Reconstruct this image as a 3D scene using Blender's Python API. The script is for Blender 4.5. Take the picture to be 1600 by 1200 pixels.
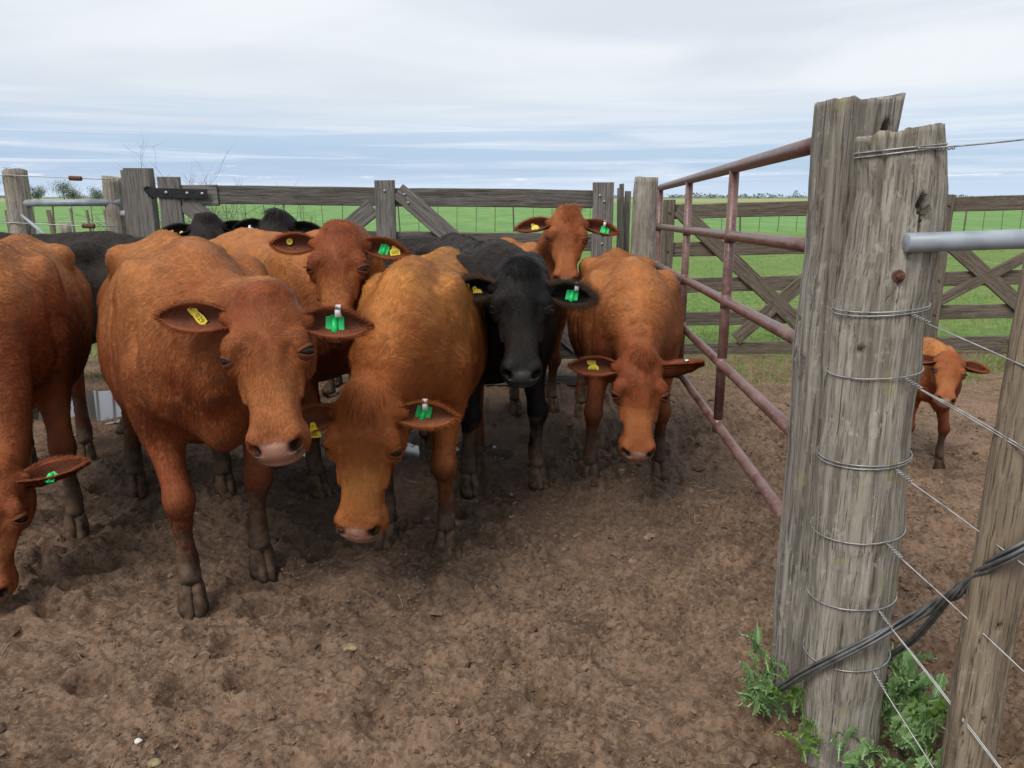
import bpy, bmesh, math, random
import numpy as np
from concurrent.futures import ThreadPoolExecutor
from mathutils import Vector, Matrix

scene = bpy.context.scene
for o in list(bpy.data.objects):
    bpy.data.objects.remove(o)
R = math.radians

# ------------------------------------------------------------------ camera
cam_d = bpy.data.cameras.new("camera")
cam = bpy.data.objects.new("camera", cam_d)
scene.collection.objects.link(cam)
cam.location = (0, 0, 1.55)
cam.rotation_euler = (R(90 - 13.7), 0, 0)
cam_d.sensor_width = 36
cam_d.lens = 27
cam_d.clip_start = 0.05
cam_d.clip_end = 8000
scene.camera = cam

# ------------------------------------------------------------------ world: a grey cloud deck over a clear band at the horizon
SUN_EL, SUN_AZ = 52, 214          # degrees; azimuth clockwise from +Y
world = bpy.data.worlds.new("World")
scene.world = world
world.use_nodes = True
wn, wl = world.node_tree.nodes, world.node_tree.links
wn.clear()


def nd(ns, typ, **kw):
    n = ns.new(typ)
    for k, v in kw.items():
        if k.startswith("i_"):
            n.inputs[k[2:].replace("_", " ")].default_value = v
        else:
            setattr(n, k, v)
    return n


def mth(ns, ls, op, a, b=None, c=None, clamp=False):
    n = ns.new("ShaderNodeMath")
    n.operation = op
    n.use_clamp = clamp
    for i, v in enumerate((a, b, c)):
        if v is None:
            continue
        if isinstance(v, (int, float)):
            n.inputs[i].default_value = v
        else:
            ls.new(v, n.inputs[i])
    return n.outputs[0]


def mixc(ns, ls, f, a, b, mode="MIX"):
    n = ns.new("ShaderNodeMix")
    n.data_type = "RGBA"
    n.blend_type = mode
    for s, v in ((0, f), (6, a), (7, b)):
        if isinstance(v, (int, float)):
            n.inputs[s].default_value = v
        elif isinstance(v, tuple):
            n.inputs[s].default_value = (*v, 1) if len(v) == 3 else v
        else:
            ls.new(v, n.inputs[s])
    return n.outputs[2]


def sstep(ns, ls, x, lo, hi, a=0.0, b=1.0):
    n = ns.new("ShaderNodeMapRange")
    n.interpolation_type = "SMOOTHSTEP"
    n.inputs[1].default_value = lo
    n.inputs[2].default_value = hi
    n.inputs[3].default_value = a
    n.inputs[4].default_value = b
    ls.new(x, n.inputs[0])
    return n.outputs[0]


sky = nd(wn, "ShaderNodeTexSky", sky_type="NISHITA", sun_disc=False, sun_elevation=R(SUN_EL), sun_rotation=R(SUN_AZ))
skys = mixc(wn, wl, 1.0, sky.outputs[0], (0.105, 0.105, 0.105), "MULTIPLY")
tc = wn.new("ShaderNodeTexCoord")
sep = wn.new("ShaderNodeSeparateXYZ")
wl.new(tc.outputs["Generated"], sep.inputs[0])
el = sep.outputs[2]
az = mth(wn, wl, "ARCTAN2", sep.outputs[0], sep.outputs[1])


def wnoise(xs, ys, scale, detail, rough=0.55, off=0.0, dist=0.0):
    c = wn.new("ShaderNodeCombineXYZ")
    wl.new(mth(wn, wl, "MULTIPLY", az, xs), c.inputs[0])
    wl.new(mth(wn, wl, "MULTIPLY", el, ys), c.inputs[1])
    c.inputs[2].default_value = off
    n = nd(wn, "ShaderNodeTexNoise", i_Scale=scale, i_Detail=detail, i_Roughness=rough, i_Distortion=dist)
    wl.new(c.outputs[0], n.inputs["Vector"])
    return n.outputs[0]


streak = wnoise(1.6, 38, 1.3, 5, 0.55, 3.1, 0.35)
streak2 = wnoise(3.2, 85, 1.0, 6, 0.6, 9.4, 0.5)
deck = wnoise(1.5, 9, 1.3, 5, 0.48, 5.7, 0.5)
puff = wnoise(16, 150, 1.0, 5, 0.6, 1.7, 0.2)
# thick deck above about five degrees
elw = mth(wn, wl, "ADD", el, mth(wn, wl, "MULTIPLY", mth(wn, wl, "SUBTRACT", streak, 0.5), 0.07))
cover = sstep(wn, wl, elw, 0.035, 0.135, 0.0, 1.0)
deckcol = mixc(wn, wl, sstep(wn, wl, deck, 0.34, 0.66), (0.66, 0.72, 0.79), (0.80, 0.845, 0.885))
lowsky = mixc(wn, wl, 0.75, skys, (0.42, 0.58, 0.82))
bands = sstep(wn, wl, streak2, 0.42, 0.68, 0.0, 0.85)
lowsky = mixc(wn, wl, bands, lowsky, (0.70, 0.78, 0.89))
dark = sstep(wn, wl, streak, 0.52, 0.70, 0.0, 0.55)
lowsky = mixc(wn, wl, dark, lowsky, (0.42, 0.54, 0.74))
hz = sstep(wn, wl, el, 0.0, 0.040, 0.72, 0.0)
lowsky = mixc(wn, wl, hz, lowsky, (0.62, 0.74, 0.88))
pf = mth(wn, wl, "MULTIPLY", sstep(wn, wl, puff, 0.60, 0.70, 0.0, 0.8), sstep(wn, wl, el, 0.050, 0.022))
pf = mth(wn, wl, "MULTIPLY", pf, sstep(wn, wl, el, 0.004, 0.016))
lowsky = mixc(wn, wl, pf, lowsky, (0.86, 0.90, 0.95))
allsky = mixc(wn, wl, cover, lowsky, deckcol)
bg = wn.new("ShaderNodeBackground")
wl.new(allsky, bg.inputs[0])
bg.inputs[1].default_value = 0.65
wo = wn.new("ShaderNodeOutputWorld")
wl.new(bg.outputs[0], wo.inputs[0])

# ------------------------------------------------------------------ sun behind the cloud
sun_d = bpy.data.lights.new("sun", "SUN")
sun_d.energy = 1.5
sun_d.angle = R(24)
sun_d.color = (1.0, 0.95, 0.88)
sun = bpy.data.objects.new("sun", sun_d)
scene.collection.objects.link(sun)
_s = Vector((math.sin(R(SUN_AZ)) * math.cos(R(SUN_EL)), math.cos(R(SUN_AZ)) * math.cos(R(SUN_EL)), math.sin(R(SUN_EL))))
sun.rotation_euler = _s.to_track_quat("Z", "Y").to_euler()

scene.view_settings.view_transform = "Standard"
scene.view_settings.look = "None"
scene.view_settings.gamma = 1.0
scene.view_settings.exposure = 0.74
scene.render.engine = "CYCLES"
scene.cycles.use_denoising = True
scene.cycles.use_adaptive_sampling = False
scene.cycles.sample_clamp_indirect = 2.0
scene.cycles.max_bounces = 5
scene.cycles.diffuse_bounces = 3
scene.cycles_curves.shape = "RIBBONS"
scene.cycles_curves.subdivisions = 1

# ------------------------------------------------------------------ helpers
rng = np.random.default_rng(7)
f32 = np.float32


def link(o, parent=None):
    scene.collection.objects.link(o)
    if parent is not None:
        o.parent = parent
    return o


def tag(o, label=None, cat=None, group=None, kind=None):
    if label: o["label"] = label
    if cat: o["category"] = cat
    if group: o["group"] = group
    if kind: o["kind"] = kind
    return o


def empty(name, loc=(0, 0, 0), rz=0.0, parent=None):
    o = bpy.data.objects.new(name, None)
    o.location = loc
    o.rotation_euler = (0, 0, rz)
    o.empty_display_size = 0.1
    return link(o, parent)


def mesh_obj(name, V, F, mat, parent=None, smooth=True, attrs=None):
    """V (n,3) array, F (m,k) array or list of tuples -> one mesh object"""
    me = bpy.data.meshes.new(name)
    V = np.asarray(V, f32)
    if isinstance(F, np.ndarray):
        m, k = F.shape
        me.vertices.add(len(V))
        me.vertices.foreach_set("co", V.ravel())
        me.loops.add(m * k)
        me.loops.foreach_set("vertex_index", F.astype(np.int32).ravel())
        me.polygons.add(m)
        me.polygons.foreach_set("loop_start", (np.arange(m) * k).astype(np.int32))
        me.update(calc_edges=True)
    else:
        me.from_pydata([tuple(v) for v in V], [], [tuple(f) for f in F])
    me.polygons.foreach_set("use_smooth", np.full(len(me.polygons), smooth))
    for an, (dom, typ, arr) in (attrs or {}).items():
        a = me.attributes.new(an, typ, dom)
        if typ == "FLOAT_COLOR":
            a.data.foreach_set("color", np.asarray(arr, f32).ravel())
        elif typ == "FLOAT_VECTOR":
            a.data.foreach_set("vector", np.asarray(arr, f32).ravel())
        else:
            a.data.foreach_set("value", np.asarray(arr, f32).ravel())
    me.update()
    if mat is not None:
        me.materials.append(mat)
    o = bpy.data.objects.new(name, me)
    return link(o, parent)


def nrm(v):
    v = np.asarray(v, float)
    return v / (np.linalg.norm(v, axis=-1, keepdims=True) + 1e-12)


def _hash(ix, iy, iz, seed):
    h = (ix.astype(np.uint32) * np.uint32(374761393) + iy.astype(np.uint32) * np.uint32(668265263)
         + iz.astype(np.uint32) * np.uint32(2147483647) + np.uint32((seed * 974634533) & 0xFFFFFFFF))
    h = (h ^ (h >> np.uint32(13))) * np.uint32(1274126177)
    h = h ^ (h >> np.uint32(16))
    h = h * np.uint32(2246822519)
    h = h ^ (h >> np.uint32(15))
    return h.astype(f32) * f32(1 / 4294967295.0)


def vnoise(P, freq=1.0, seed=0):
    """value noise in 0..1 at points (n,3)"""
    p = np.asarray(P, f32) * np.asarray(freq, f32)
    i = np.floor(p)
    f = p - i
    i = i.astype(np.int64)
    f = f * f * f * (f * (f * 6 - 15) + 10)
    x, y, z = i[:, 0], i[:, 1], i[:, 2]
    out = 0
    for dx in (0, 1):
        wx = f[:, 0] if dx else 1 - f[:, 0]
        for dy in (0, 1):
            wy = f[:, 1] if dy else 1 - f[:, 1]
            for dz in (0, 1):
                wz = f[:, 2] if dz else 1 - f[:, 2]
                out = out + wx * wy * wz * _hash(x + dx, y + dy, z + dz, seed)
    return out


def fbm(P, freq, octv=4, seed=0, gain=0.5):
    s, a, t = 0, 1.0, 0
    fr = np.asarray(freq, f32)
    for k in range(octv):
        s = s + a * vnoise(P, fr, seed + 17 * k)
        t += a
        a *= gain
        fr = fr * f32(2.03)
    return s / t


def worley2(x, y, seed=0):
    """distance to the nearest jittered cell point, and that cell's random value"""
    ix, iy = np.floor(x).astype(np.int64), np.floor(y).astype(np.int64)
    best = np.full(x.shape, 9.0, f32)
    val = np.zeros(x.shape, f32)
    zz = np.zeros_like(ix)
    for dx in (-1, 0, 1):
        for dy in (-1, 0, 1):
            cx, cy = ix + dx, iy + dy
            px = cx + _hash(cx, cy, zz, seed)
            py = cy + _hash(cx, cy, zz, seed + 1)
            d = (x - px) ** 2 + (y - py) ** 2
            m = d < best
            best = np.where(m, d, best).astype(f32)
            val = np.where(m, _hash(cx, cy, zz, seed + 2), val)
    return np.sqrt(best), val


def material(name):
    m = bpy.data.materials.new(name)
    m.use_nodes = True
    ns, ls = m.node_tree.nodes, m.node_tree.links
    b = ns["Principled BSDF"]
    return m, ns, ls, b


def plain(name, col, rough=0.6, metal=0.0, spec=0.5, vary=0.0, scale=20.0):
    m, ns, ls, b = material(name)
    b.inputs["Base Color"].default_value = (*col, 1)
    b.inputs["Roughness"].default_value = rough
    b.inputs["Metallic"].default_value = metal
    b.inputs["Specular IOR Level"].default_value = spec
    if vary:
        t = ns.new("ShaderNodeTexCoord")
        n = nd(ns, "ShaderNodeTexNoise", i_Scale=scale, i_Detail=5.0)
        ls.new(t.outputs["Object"], n.inputs["Vector"])
        c = mixc(ns, ls, sstep(ns, ls, n.outputs[0], 0.3, 0.7), tuple(x * (1 - vary) for x in col), tuple(min(1, x * (1 + vary)) for x in col))
        ls.new(c, b.inputs["Base Color"])
        ls.new(sstep(ns, ls, n.outputs[0], 0.3, 0.7, max(0.05, rough - 0.12), min(1, rough + 0.12)), b.inputs["Roughness"])
    return m


def tube_mesh(pts, rad, seg=8, cap=True):
    """a round tube along a polyline; returns V, F (list)"""
    pts = np.asarray(pts, float)
    n = len(pts)
    rad = np.broadcast_to(np.asarray(rad, float), (n,))
    T = np.gradient(pts, axis=0)
    T = nrm(T)
    ref = np.array([0, 0, 1.0]) if abs(T[0, 2]) < 0.9 else np.array([1.0, 0, 0])
    V, F = [], []
    a = np.arange(seg) / seg * 2 * math.pi
    N = nrm(np.cross(T[0], ref))
    for i in range(n):
        N = nrm(N - T[i] * np.dot(N, T[i]))
        B = np.cross(T[i], N)
        V.append(pts[i] + rad[i] * (np.cos(a)[:, None] * N + np.sin(a)[:, None] * B))
    V = np.concatenate(V)
    for i in range(n - 1):
        for k in range(seg):
            k2 = (k + 1) % seg
            F.append((i * seg + k, i * seg + k2, (i + 1) * seg + k2, (i + 1) * seg + k))
    if cap:
        F.append(tuple(range(seg - 1, -1, -1)))
        F.append(tuple((n - 1) * seg + k for k in range(seg)))
    return V, F


def join(parts):
    Vs, Fs, off = [], [], 0
    for V, F in parts:
        Vs.append(np.asarray(V, float))
        Fs += [tuple(i + off for i in f) for f in F]
        off += len(V)
    return np.concatenate(Vs), Fs


def tube_obj(name, pts, rad, mat, parent=None, seg=8):
    V, F = tube_mesh(pts, rad, seg)
    return mesh_obj(name, V, F, mat, parent)


def spline(pts, n):
    """Catmull-Rom through the points"""
    P = np.asarray(pts, float)
    P = np.vstack([2 * P[0] - P[1], P, 2 * P[-1] - P[-2]])
    out = []
    m = len(P) - 3
    for k in range(n):
        t = k / (n - 1) * m
        i = min(int(t), m - 1)
        t -= i
        a, b, c, d = P[i:i + 4]
        out.append(0.5 * (2 * b + (c - a) * t + (2 * a - 5 * b + 4 * c - d) * t * t + (3 * b - a - 3 * c + d) * t ** 3))
    return np.array(out)
# ------------------------------------------------------------------ ground: one sheet, trampled soil in the pens, pasture and crop beyond
PUDDLES = [(-3.30, 5.85, 0.62, 0.42), (-1.30, 5.00, 0.45, 0.35), (-0.55, 4.75, 0.30, 0.20)]


def ground_h(x, y):
    P = np.stack([x, y, np.zeros_like(x)], 1)
    wx = (fbm(P, 5.0, 3, 81) - 0.5) * 0.22
    wy = (fbm(P, 5.0, 3, 82) - 0.5) * 0.22
    pen = np.clip((7.4 - y) / 0.8, 0, 1) * np.clip((y + 2.0) / 0.5, 0, 1)
    big = (fbm(P, 0.9, 3, 83) - 0.5) * 0.075
    f1, v1 = worley2((x + wx) / 0.19, (y + wy) / 0.19, 11)
    f2, v2 = worley2((x + wx * 0.6) / 0.085, (y + wy * 0.6) / 0.085, 21)
    f3, v3 = worley2((x + wx * 0.3) / 0.044, (y + wy * 0.3) / 0.044, 31)
    f4, v4 = worley2((x + wx * 0.2) / 0.024, (y + wy * 0.2) / 0.024, 51)
    rough = np.clip(0.45 + 2.2 * (fbm(P, 1.9, 3, 84) - 0.44), 0.12, 1.0)
    h = (0.034 * (1 - f1 * f1) * (0.3 + v1) + 0.026 * (1 - f2 * f2) * (0.2 + v2)) * rough + (0.034 * (1 - 1.5 * f3 * f3) * v3 + 0.019 * (1 - 1.5 * f4 * f4) * v4) * (0.35 + 0.75 * rough)
    h = h + 0.018 * (fbm(P, 30.0, 3, 85) - 0.5) + 0.030 * (fbm(P, 11.0, 3, 86) - 0.5)
    # old hoof prints
    g1, w1 = worley2(x / 0.42 + 3.3, y / 0.42 + 1.7, 41)
    h = h - 0.050 * np.clip(1.3 * (1 - (g1 / 0.21) ** 2), 0, 1) * (w1 > 0.35) + 0.014 * np.exp(-((g1 - 0.25) / 0.05) ** 2) * (w1 > 0.35)
    h = (h - 0.058 + big) * pen
    for (px, py, a, b) in PUDDLES:
        h = h - 0.075 * np.exp(-(((x - px) / a) ** 2 + ((y - py) / b) ** 2) ** 1.5)
    return h - 0.02 * (1 - pen)


def graded(lo, hi, step, far, slow):
    c = np.arange(lo, hi, step)
    right = [c[-1]]
    st = step
    while right[-1] < far:
        st *= slow if st < 0.022 else 1.22
        right.append(right[-1] + st)
    left = [c[0]]
    st = step
    while left[-1] > -far:
        st *= 1.06 if st < 0.022 else 1.22
        left.append(left[-1] - st)
    return np.concatenate([left[:0:-1], c, right[1:]])


gx = graded(-2.3, 1.7, 0.0105, 4500, 1.035)
gy = graded(1.65, 3.6, 0.0090, 4500, 1.012)
GX, GY = np.meshgrid(gx, gy, indexing="ij")
gz = ground_h(GX.ravel().astype(f32), GY.ravel().astype(f32))
GV = np.stack([GX.ravel(), GY.ravel(), gz], 1)
nxg, nyg = len(gx), len(gy)
ii = (np.arange(nxg - 1)[:, None] * nyg + np.arange(nyg - 1)[None]).ravel()
GF = np.stack([ii, ii + nyg, ii + nyg + 1, ii + 1], 1)


def ground_material():
    m, ns, ls, b = material("soil_and_pasture")
    geo = ns.new("ShaderNodeNewGeometry")
    pos = geo.outputs["Position"]
    sp = ns.new("ShaderNodeSeparateXYZ")
    ls.new(pos, sp.inputs[0])

    def nz(scale, detail, rough=0.55, sc=None, dist=0.0):
        n = nd(ns, "ShaderNodeTexNoise", i_Scale=scale, i_Detail=detail, i_Roughness=rough, i_Distortion=dist)
        v = pos
        if sc:
            vm = nd(ns, "ShaderNodeVectorMath", operation="MULTIPLY")
            ls.new(pos, vm.inputs[0])
            vm.inputs[1].default_value = sc
            v = vm.outputs[0]
        ls.new(v, n.inputs["Vector"])
        return n.outputs[0]
    n_big, n_mid, n_fine, n_grit = nz(0.9, 4), nz(6, 6, 0.6), nz(38, 6, 0.72), nz(170, 4, 0.7)
    soil = mixc(ns, ls, sstep(ns, ls, n_mid, 0.32, 0.68), (0.122, 0.071, 0.042), (0.262, 0.163, 0.102))
    soil = mixc(ns, ls, sstep(ns, ls, n_fine, 0.38, 0.72, 0, 0.8), soil, (0.355, 0.240, 0.162))
    soil = mixc(ns, ls, sstep(ns, ls, n_grit, 0.60, 0.72, 0, 0.6), soil, (0.40, 0.29, 0.21))
    soil = mixc(ns, ls, sstep(ns, ls, n_grit, 0.42, 0.30, 0, 0.5), soil, (0.050, 0.028, 0.017))
    soil = mixc(ns, ls, sstep(ns, ls, nz(2.6, 5, 0.6, None, 0.4), 0.50, 0.66, 0, 0.60), soil, (0.330, 0.215, 0.140))
    soil = mixc(ns, ls, sstep(ns, ls, nz(3.4, 5, 0.62, (1, 1.3, 1), 0.5), 0.54, 0.66, 0, 0.65), soil, (0.080, 0.046, 0.029))
    vo = nd(ns, "ShaderNodeTexVoronoi", i_Scale=75.0)
    ls.new(pos, vo.inputs["Vector"])
    vs = ns.new("ShaderNodeSeparateColor")
    ls.new(vo.outputs["Color"], vs.inputs[0])
    soil = mixc(ns, ls, sstep(ns, ls, vs.outputs[0], 0.55, 1.0, 0, 0.45), soil, (0.34, 0.235, 0.165))
    soil = mixc(ns, ls, sstep(ns, ls, vs.outputs[1], 0.55, 1.0, 0, 0.50), soil, (0.075, 0.045, 0.029))
    # damp soil where the herd stands
    ax = mth(ns, ls, "MULTIPLY", mth(ns, ls, "ADD", sp.outputs[0], 0.75), 0.52)
    ay = mth(ns, ls, "MULTIPLY", mth(ns, ls, "SUBTRACT", sp.outputs[1], 4.5), 0.62)
    dd = mth(ns, ls, "SQRT", mth(ns, ls, "ADD", mth(ns, ls, "MULTIPLY", ax, ax), mth(ns, ls, "MULTIPLY", ay, ay)))
    dd = mth(ns, ls, "ADD", dd, mth(ns, ls, "MULTIPLY", mth(ns, ls, "SUBTRACT", n_big, 0.5), 1.1))
    wet = sstep(ns, ls, dd, 0.80, 1.35, 1.0, 0.0)
    soil = mixc(ns, ls, mth(ns, ls, "MULTIPLY", wet, 0.60), soil, (0.040, 0.024, 0.016))
    dung = sstep(ns, ls, n_big, 0.58, 0.70, 0.0, 0.45)
    soil = mixc(ns, ls, dung, soil, (0.062, 0.046, 0.034))
    # pasture
    gn, gn2, gn3 = nz(1.3, 5, 0.6), nz(9, 5, 0.65), nz(0.05, 4, 0.6)
    grass = mixc(ns, ls, sstep(ns, ls, gn2, 0.3, 0.7), (0.095, 0.165, 0.036), (0.185, 0.285, 0.070))
    grass = mixc(ns, ls, sstep(ns, ls, gn, 0.48, 0.72, 0, 0.55), grass, (0.270, 0.270, 0.105))
    crop = mixc(ns, ls, sstep(ns, ls, nz(1.0, 5, 0.6, (0.6, 0.12, 1)), 0.3, 0.7), (0.110, 0.235, 0.060), (0.175, 0.320, 0.090))
    crop = mixc(ns, ls, sstep(ns, ls, gn3, 0.5, 0.7, 0, 0.35), crop, (0.20, 0.27, 0.09))
    farw = sstep(ns, ls, mth(ns, ls, "ADD", sp.outputs[1], mth(ns, ls, "MULTIPLY", gn3, 100.0)), 230, 330)
    crop = mixc(ns, ls, farw, crop, (0.300, 0.300, 0.130))
    crop = mixc(ns, ls, sstep(ns, ls, sp.outputs[1], 500, 900), crop, (0.13, 0.20, 0.11))
    veg = mixc(ns, ls, sstep(ns, ls, sp.outputs[1], 33, 37), grass, crop)
    edge = mth(ns, ls, "ADD", sp.outputs[1], mth(ns, ls, "MULTIPLY", mth(ns, ls, "SUBTRACT", n_mid, 0.5), 2.2))
    edge = mth(ns, ls, "ADD", edge, mth(ns, ls, "MULTIPLY", mth(ns, ls, "SUBTRACT", n_big, 0.5), 2.5))
    gmask = sstep(ns, ls, edge, 7.2, 8.6)
    col = mixc(ns, ls, gmask, soil, veg)
    ls.new(col, b.inputs["Base Color"])
    rg = mth(ns, ls, "SUBTRACT", 0.93, mth(ns, ls, "MULTIPLY", wet, 0.34))
    ls.new(rg, b.inputs["Roughness"])
    b.inputs["Specular IOR Level"].default_value = 0.28
    hgt = mth(ns, ls, "ADD", mth(ns, ls, "MULTIPLY", n_fine, 0.7), mth(ns, ls, "MULTIPLY", n_grit, 0.5))
    bp = nd(ns, "ShaderNodeBump", i_Strength=0.9, i_Distance=0.02)
    ls.new(hgt, bp.inputs["Height"])
    ls.new(bp.outputs[0], b.inputs["Normal"])
    return m


M_GROUND = ground_material()
ground = mesh_obj("ground", GV, GF, M_GROUND)
tag(ground, "trampled brown soil of the cattle pen running into green pasture", kind="structure")


def soil_color_material():
    m, ns, ls, b = material("soil_clod")
    oi = ns.new("ShaderNodeNewGeometry")
    n = nd(ns, "ShaderNodeTexNoise", i_Scale=30.0, i_Detail=5.0)
    ls.new(oi.outputs["Position"], n.inputs["Vector"])
    c = mixc(ns, ls, sstep(ns, ls, n.outputs[0], 0.3, 0.7), (0.120, 0.075, 0.049), (0.275, 0.182, 0.125))
    c = mixc(ns, ls, mth(ns, ls, "MULTIPLY", oi.outputs["Random Per Island"], 0.75), c, (0.065, 0.041, 0.028))
    ls.new(c, b.inputs["Base Color"])
    b.inputs["Roughness"].default_value = 0.95
    b.inputs["Specular IOR Level"].default_value = 0.2
    bp = nd(ns, "ShaderNodeBump", i_Strength=0.7, i_Distance=0.006)
    ls.new(n.outputs[0], bp.inputs["Height"])
    ls.new(bp.outputs[0], b.inputs["Normal"])
    return m


# loose clods: one mass
def ico(sub):
    bm = bmesh.new()
    bmesh.ops.create_icosphere(bm, subdivisions=sub, radius=1.0)
    V = np.array([v.co[:] for v in bm.verts])
    F = np.array([[v.index for v in f.verts] for f in bm.faces])
    bm.free()
    return V, F


IV, IF = ico(2)
IV1, IF1 = ico(1)
nC = 8500
cx = rng.uniform(-3.3, 3.6, nC)
cy = 1.6 + 5.4 * rng.random(nC) ** 2.0
dn_ = fbm(np.stack([cx, cy, 0 * cx], 1), 1.6, 3, 84)
kp = (rng.random(nC) < np.clip((dn_ - 0.36) * 4, 0.08, 1)) & (cx < 1.5 + (cy - 1.9) * 0.6)
cx, cy = cx[kp], cy[kp]
nC = len(cx)
cr = 0.0035 + 0.0065 * rng.random(nC) ** 1.5 + 0.024 * rng.random(nC) ** 9
cz = ground_h(cx.astype(f32), cy.astype(f32))
CV, CF, nCV = [], [], 0
for k in range(nC):
    sv, sf = (IV, IF) if cr[k] > 0.0125 else (IV1, IF1)
    v = sv * (1 + 1.1 * (vnoise(sv + k * 1.7, 1.9, k % 97)[:, None] - 0.5)) * cr[k] * np.array([rng.uniform(0.8, 1.5), rng.uniform(0.8, 1.3), rng.uniform(0.45, 0.8)])
    a = rng.uniform(0, 6.28)
    v = v @ np.array([[math.cos(a), math.sin(a), 0], [-math.sin(a), math.cos(a), 0], [0, 0, 1]])
    CV.append(v + np.array([cx[k], cy[k], cz[k] - cr[k] * 0.05]))
    CF.append(sf + nCV)
    nCV += len(sv)
clods = mesh_obj("soil_clods", np.concatenate(CV), np.concatenate(CF), soil_color_material(), None, False)
tag(clods, "loose crumbs and clods of brown soil over the pen floor", "soil", kind="stuff")

# fine crumbs, four to a sugar lump: one mass
nK = 62000
kx, ky = rng.uniform(-3.0, 3.3, nK), 1.6 + 4.2 * rng.random(nK) ** 1.9
dk = fbm(np.stack([kx, ky, 0 * kx], 1), 1.9, 3, 84) * 0.5 + fbm(np.stack([kx, ky, 0 * kx], 1), 9.0, 2, 99) * 0.5
kp = (np.abs(kx) < 0.70 * ky + 0.25) & (rng.random(nK) < np.clip((dk - 0.40) * 7, 0.04, 1))
kx, ky = kx[kp], ky[kp]
nK = len(kx)
kr = 0.0026 + 0.0062 * rng.random(nK) ** 2.2
OCT = np.array([(1, 0, 0), (-1, 0, 0), (0, 1, 0), (0, -1, 0), (0, 0, 1), (0, 0, -1.0)])
OF = np.array([(0, 2, 4), (2, 1, 4), (1, 3, 4), (3, 0, 4), (2, 0, 5), (1, 2, 5), (3, 1, 5), (0, 3, 5)])
ka = rng.uniform(0, 6.28, nK)
kv = OCT[None] * rng.uniform(0.55, 1.35, (nK, 6, 1)) * np.array([1.25, 1.0, 0.75]) + rng.normal(0, 0.22, (nK, 6, 3))
ck, sk = np.cos(ka)[:, None], np.sin(ka)[:, None]
kv = np.stack([kv[..., 0] * ck - kv[..., 1] * sk, kv[..., 0] * sk + kv[..., 1] * ck, kv[..., 2]], -1) * kr[:, None, None]
kz = ground_h(kx.astype(f32), ky.astype(f32)) + kr * 0.15
kv = kv + np.stack([kx, ky, kz], 1)[:, None, :]
crumbs = mesh_obj("soil_crumbs", kv.reshape(-1, 3), (OF[None] + 6 * np.arange(nK)[:, None, None]).reshape(-1, 3), bpy.data.materials["soil_clod"], None, False)
tag(crumbs, "fine crumbs of trodden brown soil covering the pen floor", "soil", kind="stuff")

# straw and chaff lying on the soil: one mass
SV, SF = [], []
nS = 170
for k in range(nS):
    x, y = rng.uniform(-2.4, 1.4), 1.6 + 3.6 * rng.random() ** 1.2
    L, a, w = rng.uniform(0.012, 0.055) * (1 + 0.8 * (rng.random() < 0.1)), rng.uniform(0, 3.14), rng.uniform(0.0007, 0.0016)
    bend_ = rng.normal(0, 0.25)
    px = np.array([-0.5, 0, 0.5]) * L
    py = np.array([0, bend_ * L * 0.5, 0])
    X, Y = x + px * math.cos(a) - py * math.sin(a), y + px * math.sin(a) + py * math.cos(a)
    Z = ground_h(X.astype(f32), Y.astype(f32)) + 0.004 + rng.random() * 0.006
    V, F = tube_mesh(np.stack([X, Y, Z], 1), w, 4)
    SV.append((V, F))
V, F = join(SV)
straw = mesh_obj("straw_litter", V, F, plain("dry_straw", (0.30, 0.23, 0.15), 0.8, vary=0.4, scale=9), smooth=False)
tag(straw, "scattered bits of pale straw lying on the brown soil", "straw", kind="stuff")

# puddles behind the herd
M_WATER = plain("muddy_water", (0.06, 0.05, 0.042), 0.07, spec=0.8)
for k, (px, py, a, b) in enumerate(PUDDLES):
    n = 40
    V = [(px, py, 0)]
    for i in range(n):
        an = i / n * 2 * math.pi
        r_ = 1.55 + 0.25 * math.sin(an * 3 + k) + 0.12 * math.sin(an * 7 + 2 * k)
        V.append((px + a * r_ * math.cos(an), py + b * r_ * math.sin(an), 0))
    V = np.array(V, float)
    V[:, 2] = float(ground_h(np.array([px], f32), np.array([py], f32))[0]) + (0.048 if k == 0 else 0.035)
    F = [(0, i + 1, (i + 1) % n + 1) for i in range(n)]
    tag(mesh_obj("puddle_water", V, F, M_WATER), ["bright puddle between the black legs and the red cow by the fence", "dark puddle under the middle of the herd", "small wet patch behind the curly headed golden cow"][k], kind="structure")

# grass: one mass of blades beyond the fences and in tufts along them
def blades(n, xs, ys, hmin, hmax, wmin, wmax, seed, zoff=-0.03):
    r = np.random.default_rng(seed)
    a = r.uniform(0, 2 * math.pi, n)
    h = r.uniform(hmin, hmax, n) * (0.6 + 0.8 * fbm(np.stack([xs, ys, 0 * xs], 1), 1.5, 2, seed))
    w = r.uniform(wmin, wmax, n)
    ln = r.normal(0, 0.35, (n, 2)) * h[:, None]
    base = np.stack([xs, ys, np.full(n, zoff)], 1)
    sx = np.stack([np.cos(a) * w, np.sin(a) * w, np.zeros(n)], 1)
    mid = base + np.stack([ln[:, 0] * 0.3, ln[:, 1] * 0.3, h * 0.6], 1)
    tip = base + np.stack([ln[:, 0], ln[:, 1], h], 1)
    V = np.stack([base - sx, base + sx, mid + sx * 0.8, mid - sx * 0.8, tip], 1).reshape(-1, 3)
    k = np.arange(n) * 5
    F = np.concatenate([np.stack([k, k + 1, k + 2], 1), np.stack([k, k + 2, k + 3], 1), np.stack([k + 3, k + 2, k + 4], 1)])
    return V, F


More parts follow.
